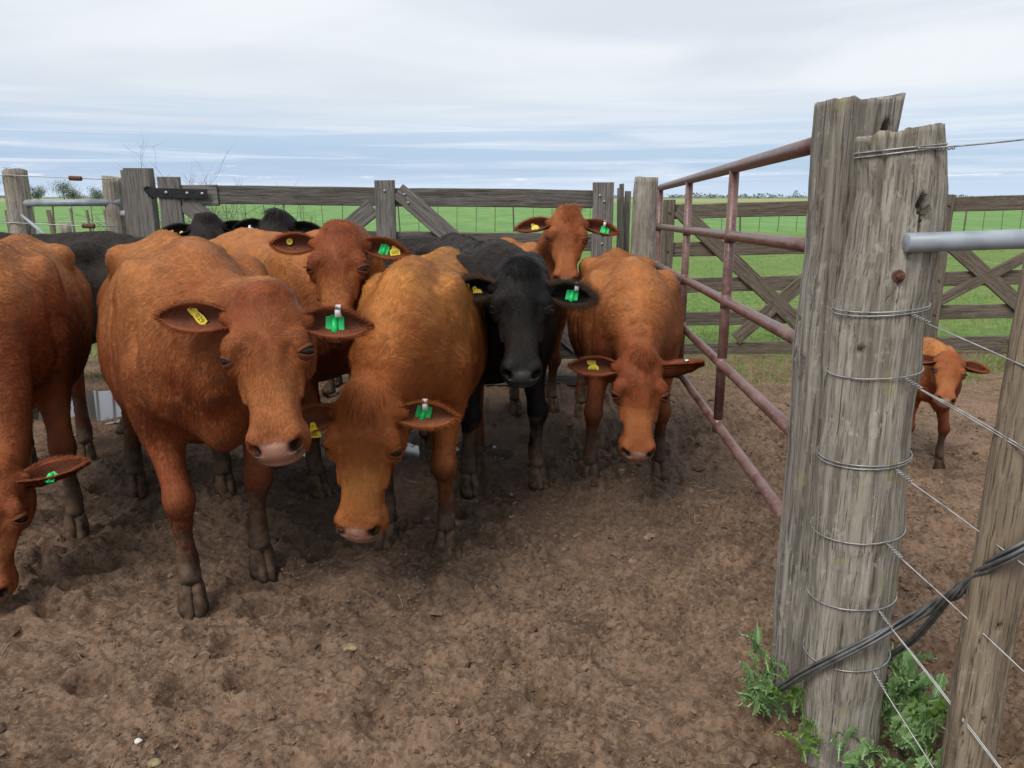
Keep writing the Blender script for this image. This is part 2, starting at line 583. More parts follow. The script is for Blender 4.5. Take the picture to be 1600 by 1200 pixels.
def grass_material():
    m, ns, ls, b = material("grass_blade")
    g = ns.new("ShaderNodeNewGeometry")
    n = nd(ns, "ShaderNodeTexNoise", i_Scale=1.3, i_Detail=4.0)
    ls.new(g.outputs["Position"], n.inputs["Vector"])
    c = mixc(ns, ls, g.outputs["Random Per Island"], (0.100, 0.175, 0.036), (0.215, 0.320, 0.085))
    c = mixc(ns, ls, sstep(ns, ls, n.outputs[0], 0.48, 0.70, 0, 0.6), c, (0.300, 0.300, 0.120))
    ls.new(c, b.inputs["Base Color"])
    b.inputs["Roughness"].default_value = 0.7
    b.inputs["Specular IOR Level"].default_value = 0.25
    b.inputs["Subsurface Weight"].default_value = 0.0
    return m


M_GRASS = grass_material()
nB = 95000
by = 7.0 + 26 * rng.random(nB) ** 1.7
bx = rng.uniform(-0.72, 0.74, nB) * by
pk = fbm(np.stack([bx, by, 0 * bx], 1), 1.1, 3, 71)
kp = rng.random(nB) < np.clip((by - 7.6) / 1.6 + (pk - 0.5) * 3.5, 0, 1)
bx, by = bx[kp], by[kp]
V1, F1 = blades(len(bx), bx, by, 0.02, 0.065, 0.002, 0.005, 5)
# tufts inside the pen along the right-hand gates and under the timber gate
tx, ty = [], []
for (cx0, cy0, rx, ry, n) in ((4.35, 6.75, 0.55, 0.35, 2200), (3.3, 7.3, 0.6, 0.25, 900), (2.0, 7.2, 0.7, 0.35, 900), (0.45, 6.65, 0.35, 0.12, 700), (3.9, 7.15, 0.5, 0.3, 1200), (-3.2, 6.75, 0.7, 0.2, 1300), (2.3, 6.6, 0.5, 0.3, 350), (5.0, 7.3, 0.5, 0.3, 1200)):
    tx.append(rng.normal(cx0, rx * 0.6, n))
    ty.append(rng.normal(cy0, ry * 0.6, n))
tx, ty = np.concatenate(tx), np.concatenate(ty)
V2, F2 = blades(len(tx), tx, ty, 0.02, 0.07, 0.0015, 0.004, 6)
grass = mesh_obj("grass", np.concatenate([V1, V2]), np.concatenate([F1, F2 + len(V1)]), M_GRASS, smooth=False)
tag(grass, "short green pasture grass growing beyond the pen fences", "grass", kind="stuff")
# ------------------------------------------------------------------ timber
def wood_material(name, dark, light, lichen=0.0, green=0.0, warm=(0.23, 0.19, 0.15), moss=(0.30, 0.29, 0.12)):
    m, ns, ls, b = material(name)
    t = ns.new("ShaderNodeTexCoord")
    oi = ns.new("ShaderNodeObjectInfo")

    def nz(sc, scale, detail, rough=0.6, dist=0.0):
        vm = nd(ns, "ShaderNodeVectorMath", operation="MULTIPLY_ADD")
        ls.new(t.outputs["Object"], vm.inputs[0])
        vm.inputs[1].default_value = sc
        off = ns.new("ShaderNodeCombineXYZ")
        for q in range(3):
            ls.new(mth(ns, ls, "MULTIPLY", oi.outputs["Random"], 37.0 + 11 * q), off.inputs[q])
        ls.new(off.outputs[0], vm.inputs[2])
        n = nd(ns, "ShaderNodeTexNoise", i_Scale=scale, i_Detail=detail, i_Roughness=rough, i_Distortion=dist)
        ls.new(vm.outputs[0], n.inputs["Vector"])
        return n.outputs[0]
    grain = nz((1, 1, 0.045), 55, 6, 0.65, 0.6)
    fine = nz((1, 1, 0.03), 190, 4, 0.6)
    blot = nz((1, 1, 0.5), 4.5, 5)
    spots = nz((1, 1, 0.7), 38, 5, 0.7)
    c = mixc(ns, ls, sstep(ns, ls, grain, 0.34, 0.64), dark, light)
    c = mixc(ns, ls, sstep(ns, ls, blot, 0.42, 0.70, 0, 0.65), c, warm)
    c = mixc(ns, ls, sstep(ns, ls, fine, 0.46, 0.34, 0, 0.75), c, tuple(x * 0.30 for x in dark))
    if lichen:
        pale = mth(ns, ls, "MULTIPLY", sstep(ns, ls, spots, 0.56, 0.66), sstep(ns, ls, blot, 0.36, 0.58, lichen, lichen * 0.25))
        c = mixc(ns, ls, pale, c, (0.42, 0.40, 0.33))
    if green:
        zs = ns.new("ShaderNodeSeparateXYZ")
        ls.new(t.outputs["Object"], zs.inputs[0])
        gm = mth(ns, ls, "MULTIPLY", sstep(ns, ls, nz((1, 1, 0.6), 16, 5, 0.65), 0.56, 0.68, 0, green), sstep(ns, ls, nz((1, 1, 0.8), 3.0, 2), 0.42, 0.62))
        c = mixc(ns, ls, gm, c, moss)
    ls.new(c, b.inputs["Base Color"])
    b.inputs["Roughness"].default_value = 0.88
    b.inputs["Specular IOR Level"].default_value = 0.22
    h = mth(ns, ls, "ADD", mth(ns, ls, "MULTIPLY", grain, 0.7), mth(ns, ls, "MULTIPLY", fine, 0.6))
    bp = nd(ns, "ShaderNodeBump", i_Strength=0.9, i_Distance=0.010)
    ls.new(h, bp.inputs["Height"])
    ls.new(bp.outputs[0], b.inputs["Normal"])
    return m


M_POST = wood_material("weathered_post", (0.170, 0.150, 0.125), (0.400, 0.362, 0.308), 0.85, 0.7)
M_HEWN = wood_material("weathered_hewn_post", (0.140, 0.126, 0.110), (0.350, 0.320, 0.278), 0.8, 0.55, (0.17, 0.145, 0.12))
M_DROP = wood_material("fence_dropper_wood", (0.130, 0.100, 0.070), (0.300, 0.240, 0.175), 0.4, 0.2, (0.25, 0.19, 0.13))
M_BOARD = wood_material("grey_gate_board", (0.070, 0.064, 0.058), (0.178, 0.163, 0.148), 0.15, 0.0, (0.125, 0.105, 0.088))
M_STILE = wood_material("pale_gate_timber", (0.110, 0.102, 0.095), (0.245, 0.228, 0.208), 0.15, 0.0, (0.17, 0.15, 0.13))
M_BROWN = wood_material("brown_gate_board", (0.085, 0.068, 0.054), (0.190, 0.158, 0.125), 0.25, 0.25, (0.150, 0.118, 0.088))
M_IRON = plain("black_iron", (0.020, 0.020, 0.022), 0.5, metal=0.3, vary=0.3)
M_BOLT = plain("zinc_bolt", (0.42, 0.42, 0.42), 0.4, metal=0.7)
M_RUST = plain("rusty_iron", (0.115, 0.048, 0.026), 0.85, vary=0.45, scale=60)
M_GALV = plain("galvanised_pipe", (0.29, 0.33, 0.37), 0.55, metal=0.15, vary=0.18, scale=14)
M_WIRE = plain("galvanised_wire", (0.36, 0.36, 0.35), 0.45, metal=0.6, vary=0.3, scale=40)
M_CABLE = plain("dull_twisted_wire", (0.135, 0.140, 0.140), 0.55, metal=0.4, vary=0.3, scale=30)


def painted_pipe():
    m, ns, ls, b = material("worn_maroon_pipe")
    t = ns.new("ShaderNodeTexCoord")
    n = nd(ns, "ShaderNodeTexNoise", i_Scale=9.0, i_Detail=6.0, i_Roughness=0.65)
    ls.new(t.outputs["Object"], n.inputs["Vector"])
    n2 = nd(ns, "ShaderNodeTexNoise", i_Scale=70.0, i_Detail=4.0)
    ls.new(t.outputs["Object"], n2.inputs["Vector"])
    c = mixc(ns, ls, sstep(ns, ls, n.outputs[0], 0.35, 0.68), (0.110, 0.046, 0.040), (0.205, 0.118, 0.102))
    c = mixc(ns, ls, sstep(ns, ls, n2.outputs[0], 0.58, 0.70, 0, 0.55), c, (0.32, 0.24, 0.21))
    ls.new(c, b.inputs["Base Color"])
    b.inputs["Metallic"].default_value = 0.0
    ls.new(sstep(ns, ls, n.outputs[0], 0.3, 0.7, 0.28, 0.5), b.inputs["Roughness"])
    bp = nd(ns, "ShaderNodeBump", i_Strength=0.25, i_Distance=0.003)
    ls.new(n2.outputs[0], bp.inputs["Height"])
    ls.new(bp.outputs[0], b.inputs["Normal"])
    return m


M_PIPE = painted_pipe()
_pc = [0]


def timber(name, p0, p1, w, th, mat, parent=None, side=(0, -1, 0), seg=14, rough=1.0, bev=0.006, origin=None):
    """a sawn board from p0 to p1: local z runs along the grain, x is the width, y points to the seen face"""
    _pc[0] += 1
    p0, p1 = np.array(p0, float), np.array(p1, float)
    ez = nrm(p1 - p0)
    ey = np.array(side, float)
    ey = nrm(ey - ez * np.dot(ey, ez))
    ex = np.cross(ey, ez)
    L = np.linalg.norm(p1 - p0)
    prof = [(-w / 2 + bev, -th / 2), (w / 2 - bev, -th / 2), (w / 2, -th / 2 + bev), (w / 2, th / 2 - bev), (w / 2 - bev, th / 2), (-w / 2 + bev, th / 2), (-w / 2, th / 2 - bev), (-w / 2, -th / 2 + bev)]
    zs = np.linspace(0, L, seg + 1)
    V = np.array([(x, y, z) for z in zs for x, y in prof])
    sd = _pc[0]
    nz = np.stack([fbm(V * np.array([1, 1, 0.25]) + sd * 3.7, 9.0, 3, sd) - 0.5, fbm(V * np.array([1, 1, 0.25]) + sd * 5.1, 9.0, 3, sd + 7) - 0.5, np.zeros(len(V))], 1)
    V = V + nz * np.array([0.014, 0.010, 0]) * rough
    endn = (vnoise(V + sd, 40, sd) - 0.5) * 0.010 * rough
    V[:, 2] += np.where((V[:, 2] < 1e-6) | (V[:, 2] > L - 1e-6), endn, 0)
    n = len(prof)
    F = [(i * n + k, i * n + (k + 1) % n, (i + 1) * n + (k + 1) % n, (i + 1) * n + k) for i in range(seg) for k in range(n)]
    F += [tuple(range(n - 1, -1, -1)), tuple(seg * n + k for k in range(n))]
    o = mesh_obj(name, V, F, mat, parent, False)
    M = frame_matrix_early(p0, ex, ey, ez)
    if parent is not None:
        M = parent.matrix_world.inverted() @ M if False else Matrix.Translation(-Vector(parent.location)) @ M
    o.matrix_local = M
    return o


def frame_matrix_early(o, ex, ey, ez):
    M = Matrix.Identity(4)
    for r in range(3):
        M[r][0], M[r][1], M[r][2], M[r][3] = float(ex[r]), float(ey[r]), float(ez[r]), float(o[r])
    return M


def bolt_heads(pts, parent, mat, r=0.010, name="bolt"):
    for p in pts:
        V, F = [], []
        for zc, rr in ((0.0, r), (0.005, r), (0.009, r * 0.55)):
            V += [(rr * math.cos(a / 10 * 2 * math.pi), -zc, rr * math.sin(a / 10 * 2 * math.pi)) for a in range(10)]
        F = [(i * 10 + k, i * 10 + (k + 1) % 10, (i + 1) * 10 + (k + 1) % 10, (i + 1) * 10 + k) for i in range(2) for k in range(10)]
        F.append(tuple(20 + k for k in range(10)))
        o = mesh_obj(name, V, F, mat, parent)
        o.location = Vector(p) - (Vector(parent.location) if parent else Vector())


def post_radius_fn(cents, half, depth, ex, seed, groove=0.006, crack=0.014, bumps=0.012):
    """surface point of a natural post at height fraction: returns function (z array, theta array) -> xyz (post coordinates)"""
    C = np.array(cents, float)            # rows: x, y, z
    H_ = np.array(half, float)
    D_ = np.array(depth, float)
    o = np.argsort(C[:, 2])
    C, H_, D_ = C[o], H_[o], D_[o]

    def f(z, th):
        cx, cy = np.interp(z, C[:, 2], C[:, 0]), np.interp(z, C[:, 2], C[:, 1])
        a, b = np.interp(z, C[:, 2], H_), np.interp(z, C[:, 2], D_)
        ct, st = np.cos(th), np.sin(th)
        rr = (np.abs(ct) ** ex + np.abs(st) ** ex) ** (-1 / ex)
        P = np.stack([ct * 0.1, st * 0.1, z * 0.06], 1)
        g = (fbm(P + seed, 150.0, 3, seed) - 0.5) * 2 * groove * 0.6
        P2 = np.stack([ct * 0.1, st * 0.1, z * 0.05 + 0.02 * np.sin(z * 5)], 1)
        c = fbm(P2 + seed * 2, 42.0, 2, seed + 3)
        cr = -crack * np.clip(1 - np.abs(c - 0.5) / 0.022, 0, 1) * (vnoise(P2 + 9, np.array([20, 20, 55.0]), seed + 4) > 0.42)
        P3 = np.stack([ct * 0.1, st * 0.1, z], 1)
        bm_ = (fbm(P3 + seed, 7.0, 3, seed + 6) - 0.5) * 2 * bumps
        e = g + cr + bm_
        return np.stack([cx + ct * (a * rr + e), cy + st * (b * rr + e), z], 1)
    return f


def natural_post(name, f, z0, z1, mat, nth=72, nz=90, top=None, holes=(), loc=(0, 0, 0)):
    zs = np.linspace(z0, z1, nz)
    th = np.arange(nth) / nth * 2 * math.pi
    Z, T = np.meshgrid(zs, th, indexing="ij")
    V = f(Z.ravel(), T.ravel())
    if top is not None:                       # uneven sawn or split head
        w = np.clip((V[:, 2] - (z1 - 0.10)) / 0.10, 0, 1)
        V[:, 2] += w * top(V[:, 0], V[:, 1])
    for (hx_, hz_, rw, rh, dp) in holes:      # knot and bored holes on the side that looks to -y
        m = (V[:, 1] < np.interp(V[:, 2], [z0, z1], [np.mean(V[:nth, 1]), np.mean(V[-nth:, 1])]))
        q = ((V[:, 0] - hx_) / rw) ** 2 + ((V[:, 2] - hz_) / rh) ** 2
        V[:, 1] += np.where(m, dp * np.clip(1.35 * (1 - q ** 1.5), 0, 1), 0)
    F = np.array([(i * nth + k, i * nth + (k + 1) % nth, (i + 1) * nth + (k + 1) % nth, (i + 1) * nth + k) for i in range(nz - 1) for k in range(nth)])
    # head: rings closing inwards
    last = V[-nth:]
    cen = last.mean(0)
    rings, base = [V], (nz - 1) * nth
    FF = [F]
    n0 = len(V)
    for j, s_ in enumerate((0.93, 0.75, 0.5, 0.25)):
        ring = cen + (last - cen) * s_
        ring[:, 2] = last[:, 2] * s_ + cen[2] * (1 - s_) - 0.004 + (vnoise(ring, 60, 3) - 0.5) * 0.012 + (0.004 if j == 0 else 0)
        rings.append(ring)
        b1 = n0 + j * nth
        b0 = base if j == 0 else b1 - nth
        FF.append(np.array([(b0 + k, b0 + (k + 1) % nth, b1 + (k + 1) % nth, b1 + k) for k in range(nth)]))
    rings.append(cen[None] - np.array([[0, 0, 0.004]]))
    tip = n0 + 4 * nth
    FF.append(np.array([(n0 + 3 * nth + k, n0 + 3 * nth + (k + 1) % nth, tip, tip) for k in range(nth)]))
    V = np.concatenate(rings)
    Fq = np.concatenate(FF[:-1])
    F = [tuple(q) for q in Fq] + [(a, b, c) for a, b, c, _ in FF[-1]]
    L = np.array(loc, float)
    o = mesh_obj(name, V - L, F, mat)
    o.location = loc
    return o


def simple_post(name, x, y, z1, half, mat, label, seed, ex=2.0, lean=(0, 0), taper=0.92, group=None, nth=36, nz=40, depth=None, z0=-0.06, cat="post"):
    f = post_radius_fn([(x, y, z0), (x + lean[0], y + lean[1], z1)], [half, half * taper], [depth or half, (depth or half) * taper], ex, seed, 0.004, 0.010, 0.007)
    sl = (np.random.default_rng(seed).random(2) - 0.5) * 0.4
    o = natural_post(name, f, z0, z1, mat, nth, nz, top=lambda a, b: (a - x) * sl[0] + (b - y) * sl[1], loc=(x, y, 0))
    return tag(o, label, cat, group)


# ---- the two big posts beside the pipe gate and the thin one in front
K1 = 2.14 / 2.06
P1 = [(0.879, 1.798, 0.099), (0.875, 1.697, 0.097), (0.883, 1.431, 0.097), (0.88, 1.147, 0.102), (0.889, 0.862, 0.103), (0.887, 0.569, 0.1), (0.894, 0.256, 0.102), (0.887, -0.08, 0.099)]
f1 = post_radius_fn([(x * K1, 2.14, (z - 1.55) * K1 + 1.55) for x, z, w in P1], [w * K1 for _, _, w in P1], [0.082 for _ in P1], 3.2, 5, 0.0035, 0.009, 0.007)
hewn = natural_post("hewn_post", f1, -0.08, 1.795, M_HEWN, 120, 150, top=lambda x, y: np.clip((x - 0.93) / 0.09, 0, 1) ** 2 * 0.018 + (vnoise(np.stack([x, y, 0 * x], 1), 45, 4) - 0.5) * 0.014 - 0.004,
                    holes=[(0.955, 1.722, 0.0135, 0.0150, 0.07)], loc=(0.925, 2.14, 0))
tag(hewn, "tall squared grey gate post with a bored hole near its top", "post")
P2 = [(0.919, 1.70, 0.095), (0.943, 1.561, 0.097), (0.938, 1.408, 0.107), (0.924, 1.281, 0.104), (0.926, 1.116, 0.106), (0.926, 0.873, 0.107), (0.929, 0.664, 0.109), (0.934, 0.463, 0.106), (0.94, 0.263, 0.104), (0.948, -0.08, 0.103)]
f2 = post_radius_fn([(x, 1.92, z) for x, z, w in P2], [w for _, _, w in P2], [w * 0.97 for _, _, w in P2], 2.15, 9, 0.0035, 0.007, 0.009)
strainer = natural_post("strainer_post", f2, -0.08, 1.70, M_POST, 120, 150, top=lambda x, y: (x - 0.92) * 0.16 + (vnoise(np.stack([x, y, 0 * x], 1), 40, 8) - 0.5) * 0.016,
                        holes=[(0.948, 1.535, 0.012, 0.020, 0.06), (0.960, 1.508, 0.011, 0.016, 0.05), (0.955, 1.475, 0.008, 0.022, 0.02), (0.853, 1.185, 0.006, 0.011, 0.03), (0.895, 1.315, 0.004, 0.004, 0.01)], loc=(0.93, 1.92, 0))
tag(strainer, "thick round weathered post wrapped with wire loops", "post")
P3 = [(1.112, 1.6, -0.08), (1.108, 1.6, 0.5), (1.113, 1.6, 1.0), (1.122, 1.605, 1.42)]
f3 = post_radius_fn(P3, [0.060, 0.057, 0.055, 0.053], [0.045, 0.045, 0.044, 0.042], 2.3, 14, 0.004, 0.012, 0.005)
dropper = natural_post("fence_dropper", f3, -0.08, 1.42, M_DROP, 110, 130, loc=(1.11, 1.6, 0), holes=[(1.100, 0.36, 0.006, 0.006, 0.02), (1.100, 0.16, 0.006, 0.006, 0.02), (1.10, 0.605, 0.006, 0.006, 0.02)])
tag(dropper, "slim brown fence post with wires threaded through it", "post")

# rusty coach bolt and galvanised rail on the strainer post
b_ = empty("coach_bolt", (0.912, 1.822, 1.368))
tag(b_, "rusty bolt head in the round post below the grey rail", "bolt")
V, F = tube_mesh([(0, 0.03, 0), (0, -0.004, 0), (0, -0.006, 0)], [0.016, 0.016, 0.013], 20)
mesh_obj("washer", V, F, M_RUST, b_, False)
V, F = tube_mesh([(0, 0, 0), (0, -0.016, 0), (0, -0.019, 0)], [0.0095, 0.0095, 0.006], 6)
mesh_obj("bolt_head", V, F, M_RUST, b_, False)
gp = tube_obj("galvanised_rail", [(0.912, 1.806, 1.4465), (0.9145, 1.806, 1.4466), (1.2, 1.800, 1.456), (1.8, 1.78, 1.475), (2.8, 1.74, 1.50)], [0.0195, 0.0225, 0.0225, 0.0225, 0.0225], M_GALV, None, 24)
tag(gp, "grey galvanised pipe rail let into the round post", "pipe")


# ---- wires on the strainer post
def loop_pts(z, tilt, off, th0=0.0, th1=2 * math.pi, n=70):
    th = np.linspace(th0, th1, n)
    zz_ = z + tilt * np.cos(th)
    p = f2(zz_, th)
    c = np.stack([np.interp(zz_, *(np.array([(q[1], q[0]) for q in P2])[::-1].T)), np.full(n, 1.92), zz_], 1)
    # stretched wire bridges the hollows of the wood
    r = np.linalg.norm((p - c)[:, :2], axis=1)
    rs = np.max(np.stack([np.roll(r, k) for k in range(-5, 6)]), 0)
    return c + nrm(np.column_stack([(p - c)[:, :2], np.zeros(n)])) * (rs + off)[:, None]


WZ = [(1.653, 1.700, (2.6, 1.35)), (1.278, 1.215, None), (1.123, 1.048, None), (0.892, 0.815, None), (0.691, 0.600, None), (0.499, 0.362, None), (0.319, 0.155, None)]
names = ["top wire looped twice round the round post and running off above the rail", "second wire from the top, doubled round the post below the bolt", "third wire from the top, tied round the post beside the calf",
         "fourth wire from the top, looped below the calf", "fifth wire from the top, looped round the middle of the post", "sixth wire from the top, looped above the twisted cable", "lowest wire, looped under the twisted cable"]
for k, (z, z3, _) in enumerate(WZ):
    w = empty("fence_wire", (0.93, 1.92, 0))
    tag(w, names[k], "wire", "wires tied to the round post")
    sh = np.array([0.93, 1.92, 0])
    r_ = 0.0019 if k else 0.0022
    V, F = tube_mesh(loop_pts(z, 0.012, 0.0025) - sh, r_, 6)
    mesh_obj("wire_loop", V, F, M_WIRE, w)
    if k in (0, 1, 3):
        V, F = tube_mesh(loop_pts(z + 0.008, 0.010, 0.003) - sh, r_, 6)
        mesh_obj("wire_loop", V, F, M_WIRE, w)
    a0 = -math.pi / 2 + 0.25
    s0 = f2(np.array([z]), np.array([a0]))[0] + np.array([0, -0.004, 0])
    if k == 0:
        path = [s0 + np.array([-0.03, -0.003, 0.004]), s0 + np.array([0.02, -0.006, 0.006]), (1.15, 1.80, 1.675), (1.6, 1.76, 1.73), (2.6, 1.70, 1.80)]
        V, F = tube_mesh(spline(path, 24) - sh, 0.0022, 6)
        mesh_obj("wire_strand", V, F, M_WIRE, w)
    else:
        e0 = np.array([1.055, 1.60, z3])
        end = e0 + (e0 - s0) * 2.2
        for q in range(2 if k in (2, 5) else 1):
            jit = np.array([0, 0, 0.006 * q])
            path = [s0, s0 * 0.8 + (e0 + jit) * 0.2 + np.array([0, 0, -0.004]), e0 + jit, end]
            V, F = tube_mesh(spline(path, 16) - sh, 0.0018, 6)
            mesh_obj("wire_strand", V, F, M_WIRE, w)
    # twist where the wire is tied to itself
    t_ = np.linspace(0, 1, 40)
    dirv = nrm((np.array([1.15, 1.80, 1.675]) if k == 0 else np.array([1.055, 1.60, z3])) - s0)
    side_ = nrm(np.cross(dirv, [0, 0, 1.0]))
    up_ = np.cross(side_, dirv)
    tw = s0 + dirv * (0.010 + 0.045 * t_[:, None]) + 0.0036 * (np.cos(t_ * 34)[:, None] * side_ + np.sin(t_ * 34)[:, None] * up_)
    V, F = tube_mesh(tw - sh, 0.0015, 5)
    mesh_obj("wire_twist", V, F, M_WIRE, w)

# ---- heavy twisted wire stay from the hewn post across to the right
cb = empty("twisted_stay", (0.82, 2.0, 0))
tag(cb, "bundle of thick grey twisted wire slung low across the posts", "cable")
sh = np.array([0.82, 2.0, 0])
core = spline([(0.80, 2.07, 0.075), (0.802, 1.97, 0.165), (0.818, 1.87, 0.275), (0.894, 1.795, 0.391), (0.993, 1.78, 0.469), (1.045, 1.74, 0.538), (1.062, 1.66, 0.635), (1.062, 1.585, 0.725), (1.080, 1.53, 0.795), (1.14, 1.515, 0.845), (1.30, 1.50, 0.93), (1.7, 1.46, 1.08)], 110)
T_ = nrm(np.gradient(core, axis=0))
S_ = nrm(np.cross(T_, [0, 0, 1.0]))
U_ = np.cross(S_, T_)
t_ = np.linspace(0, 1, 110)
for q in range(5):
    ph = q / 5 * 2 * math.pi + t_ * 7 + 2.5 * np.exp(-((t_ - 0.58) / 0.07) ** 2)
    rr_ = 0.0085 + 0.003 * np.sin(t_ * 9 + q)
    V, F = tube_mesh(core + rr_[:, None] * (np.cos(ph)[:, None] * S_ + np.sin(ph)[:, None] * U_) - sh, 0.0042, 7)
    mesh_obj("strand", V, F, M_CABLE, cb)
back = spline([(1.02, 1.99, 0.24), (1.066, 1.95, 0.272), (1.101, 1.90, 0.347), (1.098, 1.82, 0.454), (1.077, 1.70, 0.613), (1.078, 1.66, 0.66), (1.10, 1.66, 0.655)], 40)
for q in range(3):
    off_ = np.array([0.004 * math.cos(q * 2.1), 0.006 * math.sin(q * 2.1), 0.007 * (q - 1)])
    V, F = tube_mesh(back + off_ - sh, 0.0040, 7)
    mesh_obj("strand", V, F, M_CABLE, cb)

# ---- maroon pipe gate
A_, B_ = np.array([0.862, 2.16]), np.array([1.135, 6.05])
pg = empty("pipe_gate", (0.97, 4.0, 0))
tag(pg, "worn maroon steel pipe gate standing open beside the herd", "gate")
sh = np.array([0.97, 4.0, 0])


def gp_(t, k):
    """point on rail k (0 top .. 4 bottom) at fraction t from the near end"""
    z0, z1 = 1.698 - k * 0.284, 1.618 - k * 0.292
    p = A_ + (B_ - A_) * t
    return np.array([p[0], p[1], z0 + (z1 - z0) * t])


for k in range(5):
    tube_obj("rail", [gp_(t, k) - sh for t in np.linspace(-0.01 if k else -0.012, 1.0, 12)], 0.0245 if k == 0 else 0.0215, M_PIPE, pg, 18)
for t in (0.318, 0.635, 1.0):
    a, b = gp_(t, 0), gp_(t, 4)
    tube_obj("upright", [a + np.array([0, 0, -0.01]) - sh, b - sh], 0.0215, M_PIPE, pg, 18)
    for k in range(1, 5):     # weld collars
        c = gp_(t, k)
        tube_obj("weld", [c + np.array([0, 0, 0.030]) - sh, c + np.array([0, 0, -0.030]) - sh], 0.0240, M_PIPE, pg, 14)

# ---- timber gate across the back of the pen
GYv = 6.9
tg_ = empty("timber_gate", (-1.0, GYv, 0))
tag(tg_, "long grey timber gate closing the back of the pen", "gate")


def gz_(x, z):
    return z - 0.044 * (x + 2.9) / 3.6


for zt, zb in ((1.65, 1.493), (1.275, 1.125), (0.93, 0.79), (0.60, 0.46), (0.30, 0.15)):
    zc = (zt + zb) / 2
    # the top board is in two lengths that meet on the middle stile
    if zt > 1.6:
        timber("board", (-2.60, GYv, gz_(-2.6, zc)), (-1.19, GYv, gz_(-1.19, zc)), zt - zb, 0.035, M_BOARD, tg_)
        timber("board", (-2.86, GYv - 0.012, gz_(-2.8, zc - 0.01)), (-2.56, GYv - 0.012, gz_(-2.6, zc - 0.005)), zt - zb + 0.02, 0.045, M_STILE, tg_)
        timber("board", (-1.02, GYv, gz_(-1.0, zc)), (0.70, GYv, gz_(0.7, zc)), zt - zb, 0.035, M_BOARD, tg_)
    else:
        timber("board", (-2.86, GYv, gz_(-2.9, zc)), (0.72, GYv, gz_(0.7, zc)), zt - zb, 0.035, M_BOARD, tg_)
for x0, x1, zt in ((-3.06, -2.87, 1.715), (-1.19, -1.015, 1.712), (0.70, 0.88, 1.715)):
    xc = (x0 + x1) / 2
    timber("stile", (xc, GYv - 0.035, 0.10), (xc, GYv - 0.035, gz_(xc, zt)), x1 - x0, 0.055, M_STILE, tg_)
for (xa, za), (xb, zb) in (((-2.85, 1.50), (-1.25, 0.25)), ((-2.80, 0.22), (-1.21, 1.46)), ((-0.99, 1.60), (0.62, 0.22))):
    timber("brace", (xa, GYv - 0.034, za), (xb, GYv - 0.034, zb), 0.155, 0.034, M_STILE, tg_)
timber("hinge_strap", (-3.14, GYv - 0.072, 1.585), (-2.63, GYv - 0.072, 1.572), 0.082, 0.010, M_IRON, tg_, rough=0.1, bev=0.002)
bolt_heads([(-2.98, GYv - 0.079, 1.585), (-2.80, GYv - 0.079, 1.580), (-2.67, GYv - 0.079, 1.576)], tg_, M_BOLT, 0.014)
bolt_heads([(-1.10, GYv - 0.064, 1.60), (-1.13, GYv - 0.064, 1.20), (0.76, GYv - 0.064, 1.56), (0.80, GYv - 0.064, 1.51), (0.79, GYv - 0.064, 1.15), (-0.93, GYv - 0.053, 1.57), (-0.9, GYv - 0.053, 1.50)], tg_, M_BOLT, 0.011)
V, F = tube_mesh(spline([(-3.10, GYv - 0.06, 1.625), (-3.15, GYv - 0.08, 1.63), (-3.155, GYv - 0.08, 1.60), (-3.10, GYv - 0.07, 1.54)], 14) - np.array([-1.0, GYv, 0]), 0.010, 8)
mesh_obj("hinge_hook", V, F, M_IRON, tg_)

GR = "posts along the back of the pen"
hp_ = empty("hinge_post", (-3.23, 6.88, 0))
tag(hp_, "square sawn grey post that carries the timber gate's hinge", "post", GR)
timber("post_timber", (-3.215, 6.88, -0.05), (-3.225, 6.88, 1.79), 0.215, 0.11, M_STILE, hp_, seg=24)
timber("side_board", (-3.350, 6.90, -0.05), (-3.353, 6.90, 1.775), 0.05, 0.08, M_STILE, hp_, seg=20)
simple_post("corner_post", -4.33, 6.9, 1.76, 0.105, M_POST, "round lichen-spotted post left of the low grey pipe rail", 31, lean=(0.02, 0), group=GR)
simple_post("round_post", -3.52, 7.0, 1.72, 0.092, M_POST, "round post standing just left of the square hinge post", 32, group=GR)
simple_post("latch_post", 1.13, 6.86, 1.715, 0.112, M_POST, "round mossy post between the timber gate and the pipe gate", 33, lean=(0.03, 0), group=GR)
for k, (x, zt, w, lx) in enumerate(((0.955, 1.62, 0.024, 0.00), (1.00, 1.66, 0.020, -0.03), (1.02, 1.60, 0.028, 0.02))):
    o = empty("split_stake", (x, 6.98 + 0.05 * k, 0))
    tag(o, ["thin grey stake close against the end of the timber gate", "pale splintered stake, middle one of three by the mossy post", "thin stake touching the left side of the mossy post"][k], "stake", "thin stakes by the mossy post")
    timber("stake_timber", (x, 6.98 + 0.05 * k, -0.05), (x + lx, 6.98 + 0.05 * k, zt), w * 2, w, M_STILE, o, seg=16, rough=1.6, bev=0.004)
sill = empty("ground_sill", (0.2, 6.42, 0))
tag(sill, "old grey timber sill lying on the soil before the gate", "timber")
timber("sill_timber", (-1.4, 6.42, 0.02), (1.0, 6.40, 0.03), 0.09, 0.09, M_BOARD, sill, side=(0, -1, 0.1))

